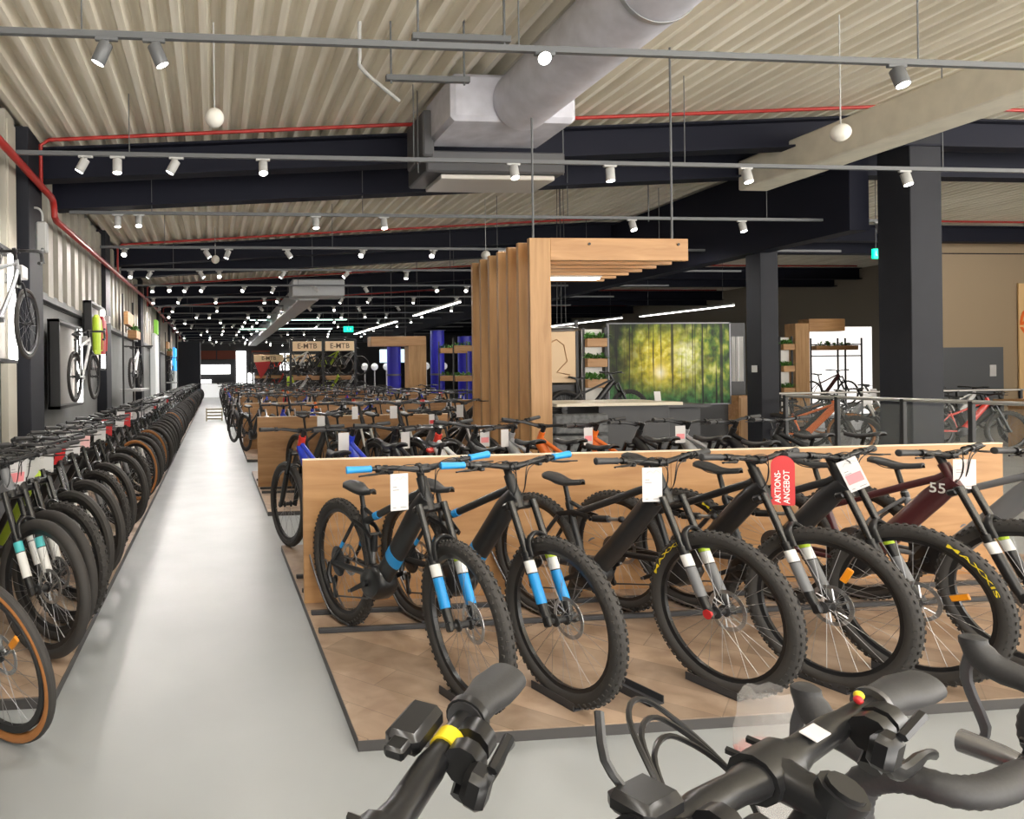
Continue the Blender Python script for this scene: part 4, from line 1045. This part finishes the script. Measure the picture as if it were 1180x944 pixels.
t = thing('service_counter', 'service counter with pale top below the forest picture', 'counter', (0, 0, 0))
MB().box((5.77, 10.0, 1.08), (1.9, 1.2, .045), None, .004).build('worktop', mat('worktop_pale', (.62, .56, .44), .4), t, smooth=False)
b = MB()
for k in range(3): b.box((5.2, 9.5, .19 + .31 * k), (.80, .16, .28), None, .02)
b.build('stone_front', STONE, t)
MB().box((6.1, 10.05, .53), (1.1, .9, 1.05), None, .01).build('base', mat('counter_dark', (.035, .035, .038), .5), t, smooth=False)
b = MB(); b.box((7.25, 10.6, 1.0), (1.0, .8, .05)); b.box((7.25, 10.7, .48), (.95, .6, .95)); b.build('side_cabinet', mat('counter_dark'), t, smooth=False)
t = thing('card_stand', 'small white card stand on the counter', 'card stand', (6.6, 9.8, 1.105)); MB().box((0, 0, .07), (.10, .004, .14), Matrix.Rotation(-.15, 3, 'X')).build('card_sheet', PAPER, t, smooth=False); MB().box((0, .02, .006), (.1, .05, .012), None, .003).build('foot', LAMPB, t)
# forest picture
def forest():
    m = bpy.data.materials.new('forest_print'); m.use_nodes = True; nt = m.node_tree; N = nt.nodes.new; L = nt.links.new; bs = nt.nodes['Principled BSDF']
    tc = N('ShaderNodeTexCoord'); sp = N('ShaderNodeSeparateXYZ'); L(tc.outputs['Object'], sp.inputs[0])
    def noise(scale, map_, det=6, dist=0):
        mp = N('ShaderNodeMapping'); mp.inputs['Scale'].default_value = map_; n = N('ShaderNodeTexNoise'); n.inputs['Scale'].default_value = scale; n.inputs['Detail'].default_value = det; n.inputs['Distortion'].default_value = dist
        L(tc.outputs['Object'], mp.inputs[0]); L(mp.outputs[0], n.inputs['Vector']); return n.outputs['Fac']
    def ramp(src, stops):
        r = N('ShaderNodeValToRGB'); e = r.color_ramp.elements
        while len(e) < len(stops): e.new(.5)
        for q, (p, c) in zip(e, stops): q.position = p; q.color = (*c, 1)
        L(src, r.inputs[0]); return r.outputs[0]
    def mix(f, a, c, mode='MIX'):
        x = N('ShaderNodeMix'); x.data_type = 'RGBA'; x.blend_type = mode
        if isinstance(f, float): x.inputs[0].default_value = f
        else: L(f, x.inputs[0])
        L(a, x.inputs[6]); L(c, x.inputs[7]); return x.outputs[2]
    def math_(op, a, c):
        x = N('ShaderNodeMath'); x.operation = op
        for i, q in enumerate((a, c)):
            if isinstance(q, (int, float)): x.inputs[i].default_value = q
            else: L(q, x.inputs[i])
        return x.outputs[0]
    leaf = ramp(noise(4.5, (1.2, 1, .8), 10), [(.36, (.015, .045, .008)), (.48, (.10, .20, .015)), (.58, (.36, .42, .04)), (.70, (.75, .74, .25))])
    def glow(x, z, s, kx=1.0):
        dx = math_('MULTIPLY', math_('SUBTRACT', sp.outputs[0], x), kx); dz = math_('SUBTRACT', sp.outputs[2], z)
        d = math_('SQRT', math_('ADD', math_('MULTIPLY', dx, dx), math_('MULTIPLY', dz, dz)), 0); return math_('DIVIDE', d, s)
    wob = math_('MULTIPLY', math_('SUBTRACT', noise(5, (1, 1, 1), 5), .5), .9)
    def wglow(x, z, s, kx=1.0): return math_('ADD', glow(x, z, s, kx), wob)
    c = mix(ramp(wglow(-.18, .05, 1.0, .8), [(.25, (.85, .85, .85)), (.95, (0, 0, 0))]), leaf, ramp(noise(7, (1, 1, 1), 8), [(.35, (.30, .24, .005)), (.52, (.70, .55, .02)), (.68, (.95, .85, .25))]))
    c = mix(ramp(wglow(-.22, -.18, .42), [(.0, (1, 1, 1)), (.25, (.7, .7, .7)), (.8, (0, 0, 0))]), c, ramp(glow(-.22, -.18, .4), [(0, (1, .97, .8)), (.5, (.95, .75, .12))]))
    c = mix(ramp(wglow(.38, .15, .55, 1.2), [(.2, (.8, .8, .8)), (.9, (0, 0, 0))]), c, ramp(noise(9, (1, 1, 1), 6), [(.35, (.55, .60, .08)), (.6, (.92, .93, .62))]))
    left = ramp(math_('ADD', sp.outputs[0], wob), [(.0, (0, 0, 0)), (1, (1, 1, 1))])
    dk = ramp(math_('ADD', math_('ADD', sp.outputs[0], 1.37), math_('MULTIPLY', wob, .8)), [(.2, (.10, .12, .05)), (.85, (1, 1, 1))]); c = mix(1.0, c, dk, 'MULTIPLY')
    top = ramp(math_('ADD', math_('SUBTRACT', .86, sp.outputs[2]), math_('MULTIPLY', wob, .9)), [(.05, (.12, .16, .05)), (.38, (1, 1, 1))]); c = mix(.8, c, top, 'MULTIPLY')
    ground = ramp(math_('ADD', math_('ADD', sp.outputs[2], .86), math_('MULTIPLY', wob, .35)), [(.08, (1, 1, 1)), (.55, (0, 0, 0))])
    c = mix(ground, c, ramp(noise(8, (1, 1, 1), 6), [(.35, (.008, .045, .012)), (.7, (.05, .24, .06))]))
    trunk = ramp(noise(1.6, (5.5, 1, .10), 3, .5), [(.40, (.05, .045, .02)), (.435, (1, 1, 1))]); c = mix(.92, c, trunk, 'MULTIPLY')
    twig = ramp(noise(2.6, (7, 1, .16), 2, .8), [(.37, (.22, .2, .08)), (.395, (1, 1, 1))]); c = mix(.8, c, twig, 'MULTIPLY')
    L(c, bs.inputs['Base Color']); bs.inputs['Roughness'].default_value = .6
    return m
t = thing('forest_picture', 'large printed picture of a sunlit green forest', 'wall picture', (9.70, 14.0, 1.70))
MB().box((0, 0, 0), (2.74, .05, 1.72), None, .004).build('print', forest(), t, smooth=False)
b = MB()
for s in (-1, 1): b.box((s * 1.38, 0, 0), (.025, .07, 1.76)); b.box((0, 0, s * .87), (2.78, .07, .025))
b.build('frame_edge', DSTEEL, t, smooth=False)
MB().box((0, .05, -1.28), (2.74, .04, .84)).build('base_panel', mat('counter_dark'), t, smooth=False)
tag(MB().box((11.2, 21.5, 2.6), (9.6, .1, 5.2)).build('wall_inner', mat('inner_wall', (.34, .34, .35), .7), smooth=False), kind='structure') if False else None
# poster stand with a wheel, pendant lamp, planter shelf, raised bike
t = thing('poster_stand', 'tan poster stand with brown drawing right of the portal', 'poster', (6.25, 12.2, 0))
MB().box((0, 0, 1.86), (.74, .04, 1.0), None, .004).build('poster_sheet', mat('poster_tan', (.72, .52, .32), .6), t, smooth=False)
MB().tube([(-.2, -.024, 2.05), (0, -.024, 2.15), (.14, -.024, 2.05), (.2, -.024, 1.75), (.0, -.024, 1.55), (.25, -.024, 1.5)], .012, 4).build('drawing', mat('poster_brown', (.45, .25, .12), .6), t)
b = MB(); b.box((.39, 0, 1.25), (.05, .06, 2.5)); b.box((-.39, 0, 1.25), (.05, .06, 2.5)); b.box((0, .02, .67), (.74, .04, 1.3)); b.build('stand_frame', MATTE, t, smooth=False)
t = thing('pendant_lamp', 'dark disc pendant lamp right of the slat portal', 'pendant lamp', (5.84, 11.2, 2.25))
MB().lathe([(0, .09), (.06, .085), (.30, .03), (.32, 0), (.30, .005), (0, .03)], (0, 0, 0), (0, 0, 1), 28).build('shade', mat('pendant_dark', (.06, .05, .045), .4), t); MB().lathe([(0, .0), (.2, .0), (.2, .01), (0, .01)], (0, 0, 0), (0, 0, 1), 20).build('diffuser', PAPER, t)
for s in (-.08, 0, .08): MB().tube([(s, 0, .08), (s * .6, 0, zr(5.84) - 2.25)], .006, 5).build('cord', MATTE, t)
def tuft(b, c, r, n, seed):
    rr = random.Random(seed)
    for i in range(n):
        a = rr.uniform(0, 2 * PI); e = rr.uniform(.1, 1.4); L = r * rr.uniform(.6, 1.1); d = V((math.cos(a) * math.cos(e), math.sin(a) * math.cos(e), math.sin(e))); s = V((-math.sin(a), math.cos(a), 0)) * L * .13
        p = V(c); m_ = p + d * L * .6; q = p + d * L + V((0, 0, -L * .25)); b.add([p, m_ + s, q, m_ - s, m_ + V((0, 0, .006))], [(0, 1, 4), (1, 2, 4), (2, 3, 4), (3, 0, 4)])
def planter_shelf(label, x, y, w, zs, back=None, plants=True, seed=0):
    t = thing('planter_shelf', label, 'planter shelf', (x, y, 0))
    b = MB()
    for s in (-1, 1): b.box((s * (w / 2 + .015), 0, max(zs) / 2 + .15), (.03, .05, max(zs) + .3))
    b.build('shelf_frame', MATTE, t, smooth=False)
    if back: MB().box((0, .09, max(zs) / 2 + .15), (w, .02, max(zs) + .25)).build('back_panel', back, t, smooth=False)
    for k, z in enumerate(zs):
        p = MB().box((0, -.02, z), (w, .2, .17), None, .008).build('planter_box', OAK, t, smooth=False)
        if plants: b = MB(); [tuft(b, (q * w / 5, -.02, z + .08), .2, 14, seed + k * 7 + q) for q in (-2, -1, 0, 1, 2)]; b.build('foliage', GREEN, p, smooth=False)
planter_shelf('planter shelf with oak boxes left of the forest picture', 7.56, 13.2, .42, (1.32, 1.73, 2.13), mat('pale_board', (.72, .70, .66), .6), True, 1)
planter_shelf('planter shelf with oak boxes right of the small column', 15.95, 18, .34, (.96, 1.57, 2.18), mat('pale_board'), True, 30)
t = thing('display_podium', 'low dark podium under the raised bike by the counter', 'podium', (6.9, 12.2, 0)); MB().box((0, 0, .24), (1.9, .6, .48), None, .01).build('podium_body', mat('counter_dark'), t, smooth=False)
bike('mountain_bike', 'black bike raised on a podium left of the forest picture', 'bicycle', 'hard', (6.8, 12.1, .48), (1, -.05), lod=1, frame=BLACK, saddle=.98)
t = thing('banner', 'white hanging cloth banner right of the forest picture', 'banner', (11.6, 14.4, 0)); b = MB()
n = 12; vs = [(-.16 + .32 * i / n, .03 * math.sin(i * 1.7), z) for z in (1.3, 2.3) for i in range(n + 1)]; b.add(vs, [(i, i + 1, n + 2 + i, n + 1 + i) for i in range(n)]); b.build('cloth', mat('cloth_white', (.7, .69, .68), .7), t)
MB().box((0, .04, 1.3), (.4, .04, 2.6)).build('backing', mat('counter_dark'), t, smooth=False)
t = thing('wood_cabinet', 'oak cabinet below the white banner by the small column', 'cabinet', (11.55, 14.05, 0)); MB().box((0, 0, .5), (.8, .45, 1.0), None, .006).build('cabinet_body', OAK, t, smooth=False); MB().box((0, -.23, .5), (.74, .015, .9), None, .003).build('door', OAKV, t, smooth=False)

# ------------------------------------------------------------------ right side: railing, bikes, wall, graphic
t = thing('railing', 'steel and glass railing in front of the right-hand columns', 'railing', (8.45, 0, 0))
MB().tube([(0, 3.0, 1.16), (0, 9.6, 1.16)], .024, 12).build('handrail', mat('rail_steel', (.5, .48, .45), .35, .8), t)
for yy in (3.6, 5.2, 6.4, 7.0, 7.78, 8.69, 9.55): MB().box((0, yy, .59), (.05, .05, 1.16), None, .004).build('post', MATTE, t, smooth=False)
MB().box((0, 6.57, .09), (.03, 5.9, .04)).build('bottom_rail', MATTE, t, smooth=False)
GL = mat('glass_pane', (.8, .85, .83), .05, alpha=.06)
for a, c in ((3.65, 5.15), (5.25, 6.35), (6.45, 6.95), (7.05, 7.73), (7.83, 8.64), (8.74, 9.5)): MB().box((0, (a + c) / 2, .62), (.012, c - a, .96)).build('glass', GL, t, smooth=False)
t = thing('railing', 'second dark railing beyond the big column', 'railing', (0, 13.2, 0))
MB().tube([(11.0, 0, 1.06), (21, 0, 1.06)], .022, 10).build('handrail', mat('rail_steel'), t)
for xx in (11.1, 12.6, 14.1, 15.6, 17.1, 18.6, 20.1): MB().box((xx, 0, .53), (.05, .05, 1.06), None, .004).build('post', MATTE, t, smooth=False)
for k, (x, y, h, cf, ty, tn) in enumerate(((10.6, 11.6, (.55, -.83), ORANGE, 'hard', False), (11.2, 12.3, (.5, -.86), CHARC, 'hard', True), (12.0, 12.4, (.5, -.86), SILVER, 'city', False), (13.75, 11.6, (.96, -.25), REDF, 'hard', False), (14.9, 12.4, (.5, -.86), CHARC, 'hard', False),
    (13.8, 14.8, (.8, -.6), GREYF, 'hard', False), (14.8, 15.0, (.8, -.6), BLACK, 'city', True), (15.8, 15.2, (.8, -.6), SILVER, 'hard', False), (17.0, 15.4, (1, -.1), SILVER, 'hard', False), (18.4, 15.6, (1, -.1), WHITEF, 'hard', False), (12.6, 17.6, (.3, -.95), CHARC, 'hard', False), (13.4, 17.8, (.3, -.95), GREYF, 'hard', False))):
    o = bike('electric_bike', ['orange bike behind the railing, left of the big column', 'tan-tyred bike behind the railing beside the orange one', 'silver city bike left of the big column', 'red bike side-on behind the railing at the right edge', 'dark bike behind the railing near the right edge', 'grey bike in the background left of the big column', 'black city bike in the background left of the big column', 'silver bike in the background near the bright window', 'silver bike below the dark wall panel on the right', 'white bike below the orange wall graphic', 'charcoal bike beyond the forest picture', 'grey bike beyond the forest picture'][k], 'bicycle', ty, (x, y, 0), h, lod=1 if k < 5 else 2, frame=cf, tan=tn, saddle=.98, group='bikes beyond the railing')
    if k in (2, 5, 6, 7): card('white card on the ' + ['', '', 'silver city bike by the column', '', '', 'grey background bike by the column', 'black background city bike', 'silver background bike by the window'][k], (x + h[0] * .45, y + h[1] * .45 - .08, 1.08), .22, .24, .2, stripes=False)
WPALE = mat('wall_beige', (.36, .27, .175), .7)
b = MB(); b.box((21.2, 17.6, 2.65), (5.4, .15, 5.3)); tag(b.build('wall_partition', WPALE, smooth=False), kind='structure')
tag(MB().box((20.4, 17.5, 1.06), (3.4, .06, 2.1)).build('trim_2', mat('panel_dark_grey', (.10, .105, .115), .6), smooth=False), kind='structure')
t = thing('notice', 'small white notice on the dark wall panel', 'notice', (21.75, 17.455, 1.45)); MB().box((0, 0, 0), (.2, .012, .32), None, .002).build('notice_sheet', PAPER, t, smooth=False)
t = thing('wall_graphic', 'orange squiggle graphic on the right wall', 'wall graphic', (22.75, 17.48, 2.2)); MB().box((.35, 0, 0), (1.0, .03, 3.4)).build('graphic_sheet', mat('graphic_cream', (.78, .52, .25), .6), t, smooth=False)
b = MB(); rg = random.Random(5)
for z in (1.2, .7, .2, -.3, -.8):
    c = V((.15 + rg.uniform(-.1, .3), -.022, z)); b.tube(spl([c + V((rg.uniform(-.25, .25), 0, rg.uniform(-.28, .28))) for _ in range(6)], 4), [(.008, .045)] * 21, 6, side=(0, 1, 0))
b.build('squiggles', mat('graphic_orange', (.85, .16, .02), .6), t)
t = thing('low_counter', 'low oak display table at the right edge', 'table', (15.6, 11.3, 0)); MB().box((0, 0, .92), (2.2, .7, .06), None, .004).build('table_top', OAK, t, smooth=False); MB().box((.1, .1, .45), (1.9, .4, .88), None, .004).build('table_base', OAKV, t, smooth=False)
# bright window with a bike hung on a black stand
WG = mat('window_bright', (1, .96, .92), .5, emit=.75)
b = MB(); b.box((19.9, 20.5, 1.5), (2.5, .06, 2.8)); tag(b.build('window_1', WG, smooth=False), kind='structure')
t = thing('oak_doorway', 'oak doorway frame right of the small column', 'doorway', (17.2, 19, 0)); MB().box((0, .0, 1.45), (.45, .4, 2.9), None, .006).build('post', OAKV, t, smooth=False); MB().box((.78, -.012, 2.85), (1.15, .4, .36), None, .006).build('lintel', OAK, t, smooth=False)
t = thing('display_stand', 'black pipe stand holding a bike before the bright window', 'display stand', (19.1, 19.6, 0)); b = MB()
for xx in (-.9, 0, .25, .8): b.tube([(xx, 0, 0), (xx, 0, 2.5)], .025, 6)
for z in (.45, 1.95, 2.3): b.tube([(-.9, 0, z), (.8, 0, z)], .018, 6)
b.build('stand_pipes', MATTE, t); MB().box((-.1, 0, 2.2), (1.4, .2, .14), None, .006).build('planter_box', OAK, t, smooth=False)
b = MB(); [tuft(b, (q * .25 - .1, 0, 2.26), .22, 14, 60 + q) for q in (-2, -1, 0, 1, 2)]; b.build('foliage', GREEN, t, smooth=False)
bike('gravel_bike', 'dark bike hung on the black stand before the bright window', 'bicycle', 'hard', (18.35, 19.3, .46), (1, 0), lod=2, frame=MAROON)

# ------------------------------------------------------------------ left wall displays
def lit_display(label, y0, y1, z0, z1, breaks=None, kind=0):
    t = thing('lit_wall_display', label, 'wall display', (WX + .1, y0, 0)); L = y1 - y0
    b = MB(); d = .16
    b.box((d / 2, .03, (z0 + z1) / 2), (d, .06, z1 - z0)); b.box((d / 2, L / 2, z1 - .02), (d, L, .04)); b.box((d / 2, L / 2, z0 + .02), (d, L, .04)); b.build('case', MATTE, t, smooth=False)
    MB().box((.02, L / 2, (z0 + z1) / 2), (.02, L, z1 - z0)).build('back_board', mat('display_board', (.22, .20, .18), .6), t, smooth=False)
    MB().box((d - .03, L - .06, (z0 + z1) / 2), (.07, .12, z1 - z0 - .06), None, .01).build('light_tube', DISPGLOW, t)
    MB().box((d + .05, L - .03, z1 - .22), (.1, .22, .14), None, .01).build('end_plate', PAPER, t)
    return t
lit_display('lit wall display at the left photo edge', 5.8, 7.85, 1.72, 2.93); lit_display('second lit wall display, between the first and second column', 9.9, 11.6, 1.12, 2.38); lit_display('third lit wall display, just before the second column', 12.5, 14.0, 1.7, 2.92)
def hung_bike(label, y, z, cf, tan=False, ty='gravel', rx=-2.16):
    o = bike('gravel_bike', label, 'bicycle', ty, (rx, y, z), (.06, 1), lod=1, frame=cf, tan=tan, saddle=1.0); return o
def silhouette_jacket(label, y, z, m):
    t = thing('jacket', label, 'jacket', (WX + .27, y, z)); b = MB()
    b.tube([(0, 0, -.62), (0, 0, -.3), (0, 0, 0), (0, 0, .1)], [(.06, .26), (.07, .24), (.08, .22), (.04, .07)], 14, side=(1, 0, 0)); b.build('torso', m, t)
    for s in (-1, 1): MB().tube([(0, s * .2, .02), (.02, s * .3, -.25), (.02, s * .3, -.55)], [.06, .055, .04], 10).build('sleeve', m, t)
    return t
hung_bike('pale bike hung in the lit wall display at the left edge', 6.7, 1.75, SILVER, rx=-1.98); hung_bike('white bike hung in the second lit wall display', 10.7, 1.2, WHITEF, rx=-1.98)
silhouette_jacket('yellow and lime jacket in the third lit wall display', 12.95, 2.6, LIME); silhouette_jacket('red jacket in the third lit wall display', 13.5, 2.62, RED)
hung_bike('white bike on the wall shelf beyond the second column', 17.4, 1.28, WHITEF, ty='hard', rx=-1.95); hung_bike('pale bike on the next wall shelf beyond the white totem', 31.5, 1.35, SILVER, rx=-1.95)
for k, (y0, lb) in enumerate(((17.4, 'wall rack with oak planter and shelf under the white bike'), (31.5, 'wall rack under the pale bike beyond the white totem'))):
    t = thing('wall_rack', lb, 'wall rack', (WX + .25, y0, 0)); b = MB()
    for yy in (-1.0, 1.0): b.box((.05, yy, 1.75), (.04, .04, 3.5)); 
    b.box((.05, 0, 3.1), (.04, 2, .04)); b.build('rack_frame', MATTE, t, smooth=False)
    MB().box((.2, 0, 1.25 + .05 * k), (.5, 2.0, .05)).build('shelf', mat('shelf_grey', (.4, .4, .4), .5), t, smooth=False)
    p = MB().box((.15, .4, 2.62), (.22, .9, .2), None, .008).build('planter_box', OAK, t, smooth=False); b = MB(); [tuft(b, (.15, .4 + q * .18, 2.7), .24, 14, 90 + q) for q in (-2, -1, 0, 1, 2)]; b.build('foliage', GREEN, p, smooth=False)
    MB().box((.1, -.3, 2.95), (.12, 1.2, .3)).build('sign_board', OAK, t, smooth=False)
t = thing('wall_speaker', 'white box speaker on a bent arm at the first column', 'speaker', (-2.1, 8.85, 3.3)); MB().box((.0, 0, 0), (.13, .12, .38), None, .02).build('speaker_body', LAMPB, t); MB().tube(spl([(0, 0, .19), (0, 0, .3), (-.05, .0, .36), (-.15, .03, .37)], 4), .014, 8).build('arm', LAMPB, t)
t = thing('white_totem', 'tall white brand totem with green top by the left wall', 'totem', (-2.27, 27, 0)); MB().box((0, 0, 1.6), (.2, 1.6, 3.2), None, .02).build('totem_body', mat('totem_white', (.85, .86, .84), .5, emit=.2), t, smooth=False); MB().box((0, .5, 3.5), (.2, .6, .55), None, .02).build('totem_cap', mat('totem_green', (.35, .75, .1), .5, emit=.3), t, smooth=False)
t = thing('blue_totem', 'lit blue and white totem far along the left wall', 'totem', (-2.26, 40, 0)); MB().box((0, 0, 2.55), (.2, 1.6, 1.3), None, .02).build('totem_cap', mat('totem_blue', (.05, .4, .9), .5, emit=.8), t, smooth=False); MB().box((0, 0, .95), (.2, 1.6, 1.9), None, .02).build('totem_body', mat('totem_white'), t, smooth=False)
tag(MB().box((-1.6, 46.2, 1.9), (1.4, 2.5, 3.8)).build('wall_recess', mat('recess_dark', (.025, .027, .035), .6), smooth=False), kind='structure')
# small panels on the small column and papers
t = thing('wall_switch', 'white switch plate on the small dark column', 'switch', (10.1, 12.22, 1.57)); MB().box((-.01, -.11, 0), (.02, .12, .13), None, .004).build('plate', PAPER, t, smooth=False)

# ------------------------------------------------------------------ far shop: sign gates, shelves, columns, bright end
def sign_gate(label, x, y, w, ztop, texts, bikes_z, seed, sgroup):
    t = thing('sign_gate', label, 'sign gate', (x, y, 0)); b = MB()
    for k in range(3): b.box((w * k / 2, 0, ztop / 2), (.08, .08, ztop))
    b.box((w / 2, 0, ztop), (w, .06, .06)); b.build('gate_frame', MATTE, t, smooth=False)
    for k in range(2):
        sgn = MB().box((w * (.25 + .5 * k), -.06, ztop - .28), (w / 2 - .14, .06, .36), None, .005).build('sign_board', mat('sign_wood_lit', (.92, .68, .42), .5), t, smooth=False)
        if texts: text_part('lettering', 'E-MTB', .27, mat('sign_letter', (.16, .09, .05), .6), sgn, Matrix.Translation((w * (.25 + .5 * k), -.094, ztop - .28)) @ Matrix.Rotation(PI / 2, 4, 'X'))
    for z in bikes_z:
        for k in range(2): MB().box((w * (.25 + .5 * k) + .05, .7, z), (w / 2 - .25, .5, .16), None, .005).build('shelf', OAK, t, smooth=False)
    for zi, z in enumerate(bikes_z):
        for k in range(4):
            bike('mountain_bike', '%s bike on the %s shelf of the %s' % (nth(k + 1), 'lower' if zi == 0 else 'upper', sgroup), 'bicycle', 'hard', (x + w * (.14 + .24 * k), y + .7, z + .08), (.75, -.66), lod=2, frame=[WHITEF, BLACK, LIMEF, SILVER, REDF, CHARC][(k + seed) % 6], group='bikes on the shelves of the ' + sgroup)
    return t
sign_gate('nearer black gate with two wooden E-MTB signs', 2.85, 25.85, 2.47, 2.92, True, (.50, 1.45), 0, 'nearer sign gate')
sign_gate('farther gate with two wooden E-MTB signs', 1.95, 35.4, 3.3, 2.72, True, (.6, 1.5), 3, 'farther sign gate')
t = thing('sale_flag', 'red sale flag hanging left of the nearer sign gate', 'flag', (2.55, 35.3, 0)); b = MB(); b.prism([(-.5, 2.25), (.35, 2.3), (.1, 1.8), (-.2, 1.4)], -.01, .01); b.build('cloth', RED, t, smooth=False); MB().tube([(.3, 0, 0), (.3, 0, 2.35)], .02, 8).build('pole', MATTE, t)
t = thing('mannequin_jacket', 'yellow jacket on a stand below the far signs', 'jacket', (3.9, 35.3, 0)); b = MB(); b.tube([(0, 0, .9), (0, 0, 1.2), (0, 0, 1.45), (0, 0, 1.55)], [(.2, .13), (.22, .14), (.2, .12), (.06, .06)], 12); b.build('torso', LIME, t); MB().tube([(0, 0, 0), (0, 0, .9)], .03, 8).build('pole', PAPER, t)
t = thing('oak_doorway', 'distant oak doorway frame left of the slat portal', 'doorway', (.22, 21.4, 0)); MB().box((6.1, 0, 1.35), (.56, .5, 2.7), None, .006).build('post', OAKV, t, smooth=False); MB().box((5.5, -.01, 2.58), (1.75, .5, .3), None, .006).build('lintel', OAK, t, smooth=False)
BLUEC = mat('column_blue', (.02, .02, .42), .4)
for k, (x, y, h, lb) in enumerate(((5.9, 23.0, 2.6, 'left one of the blue round columns beyond the portal'), (7.35, 22.8, 3.0, 'middle one of the blue round columns beyond the portal'), (8.3, 22.8, 2.8, 'right one of the blue round columns beyond the portal'))):
    t = thing('blue_column', lb, 'column', (x + .15, y, 0), 0, 'blue columns'); MB().lathe([(0, 0), (.23, 0), (.23, h), (0, h)], (0, 0, 0), (0, 0, 1), 24).build('shaft', BLUEC, t); MB().lathe([(.24, 1.5), (.245, 1.5), (.245, 1.56), (.24, 1.56)], (0, 0, 0), (0, 0, 1), 24, closed=True).build('ring', DSTEEL, t)
for k, (x, y) in enumerate(((7.6, 20.2), (7.75, 22.0))):
    planter_shelf(['nearer planter shelf left of the portal', 'further planter shelf left of the portal'][k], x, y, .9, (1.4, 2.3), None, True, 120 + 20 * k)
for k, (x, y) in enumerate(((6.2, 26.5), (6.7, 26.6), (5.75, 26.2), (8.1, 26), (9.0, 26.6))):
    t = thing('floor_lamp', nth(k + 1) + ' white globe lamp among the distant bikes', 'floor lamp', (x, y, 0), 0, 'white globe lamps'); MB().tube([(0, 0, 0), (0, 0, 1.75)], .025, 8).build('pole', PAPER, t); MB().ball((0, 0, 1.85), .14, 8).build('globe', mat('globe_white', (.8, .8, .8), .4, emit=.12), t)
t = thing('light_box', 'blue-white lit box between the blue columns', 'light box', (6.9, 26, 2.25)); MB().tube([(-.4, 0, .25), (-.4, 0, 2.92)], .01, 5).build('hanger_rod', TRACK, t); MB().tube([(.4, 0, .25), (.4, 0, 2.95)], .01, 5).build('hanger_rod', TRACK, t); MB().box((0, 0, 0), (1.2, .2, .5), None, .02).build('box_face', mat('box_bluewhite', (.6, .78, .9), .5, emit=.6), t, smooth=False)
# bright far end
BR = mat('end_window_glow', (1, .98, .95), .5, emit=2.6)
for k, (x, w, z0, z1) in enumerate(((-.7, .9, .3, 1.3), (.0, 2.6, 1.75, 2.5), (2.2, .8, .2, 3.6), (3.0, .5, .2, 1.8), (5.8, .8, 2.0, 3.4), (-2.0, .25, .6, 4.0))):
    tag(MB().box((x, 57.05, (z0 + z1) / 2), (w, .08, z1 - z0)).build('window_%d' % (k + 2), BR, smooth=False), kind='structure')
b = MB()
for x in (-.6, 1.0, 3.8): b.box((x, 56.9, 3.3), (1.5, .1, .7))
tag(b.build('trim_3', mat('far_red_brown', (.20, .05, .03), .7), smooth=False), kind='structure')
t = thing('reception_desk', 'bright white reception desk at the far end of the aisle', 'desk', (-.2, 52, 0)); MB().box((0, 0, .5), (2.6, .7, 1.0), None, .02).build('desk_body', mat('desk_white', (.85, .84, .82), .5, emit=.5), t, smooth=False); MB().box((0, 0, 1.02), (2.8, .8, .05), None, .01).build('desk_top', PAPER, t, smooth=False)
# floor marking in the aisle
t = thing('step_stool', 'pale wooden ladder rack standing in the middle of the aisle', 'ladder rack', (-.02, 24.5, 0)); b = MB()
for s in (-1, 1): b.box((s * .27, 0, .42), (.04, .5, .05)); b.box((s * .27, -.24, .21), (.04, .05, .42)); b.box((s * .27, .24, .21), (.04, .05, .42))
b.build('stool_frame', mat('pale_wood', (.66, .58, .42), .6), t, smooth=False)
for k in range(4): MB().box((0, -.2, .08 + .11 * k), (.5, .04, .05)).build('rung', mat('pale_wood'), t, smooth=False)
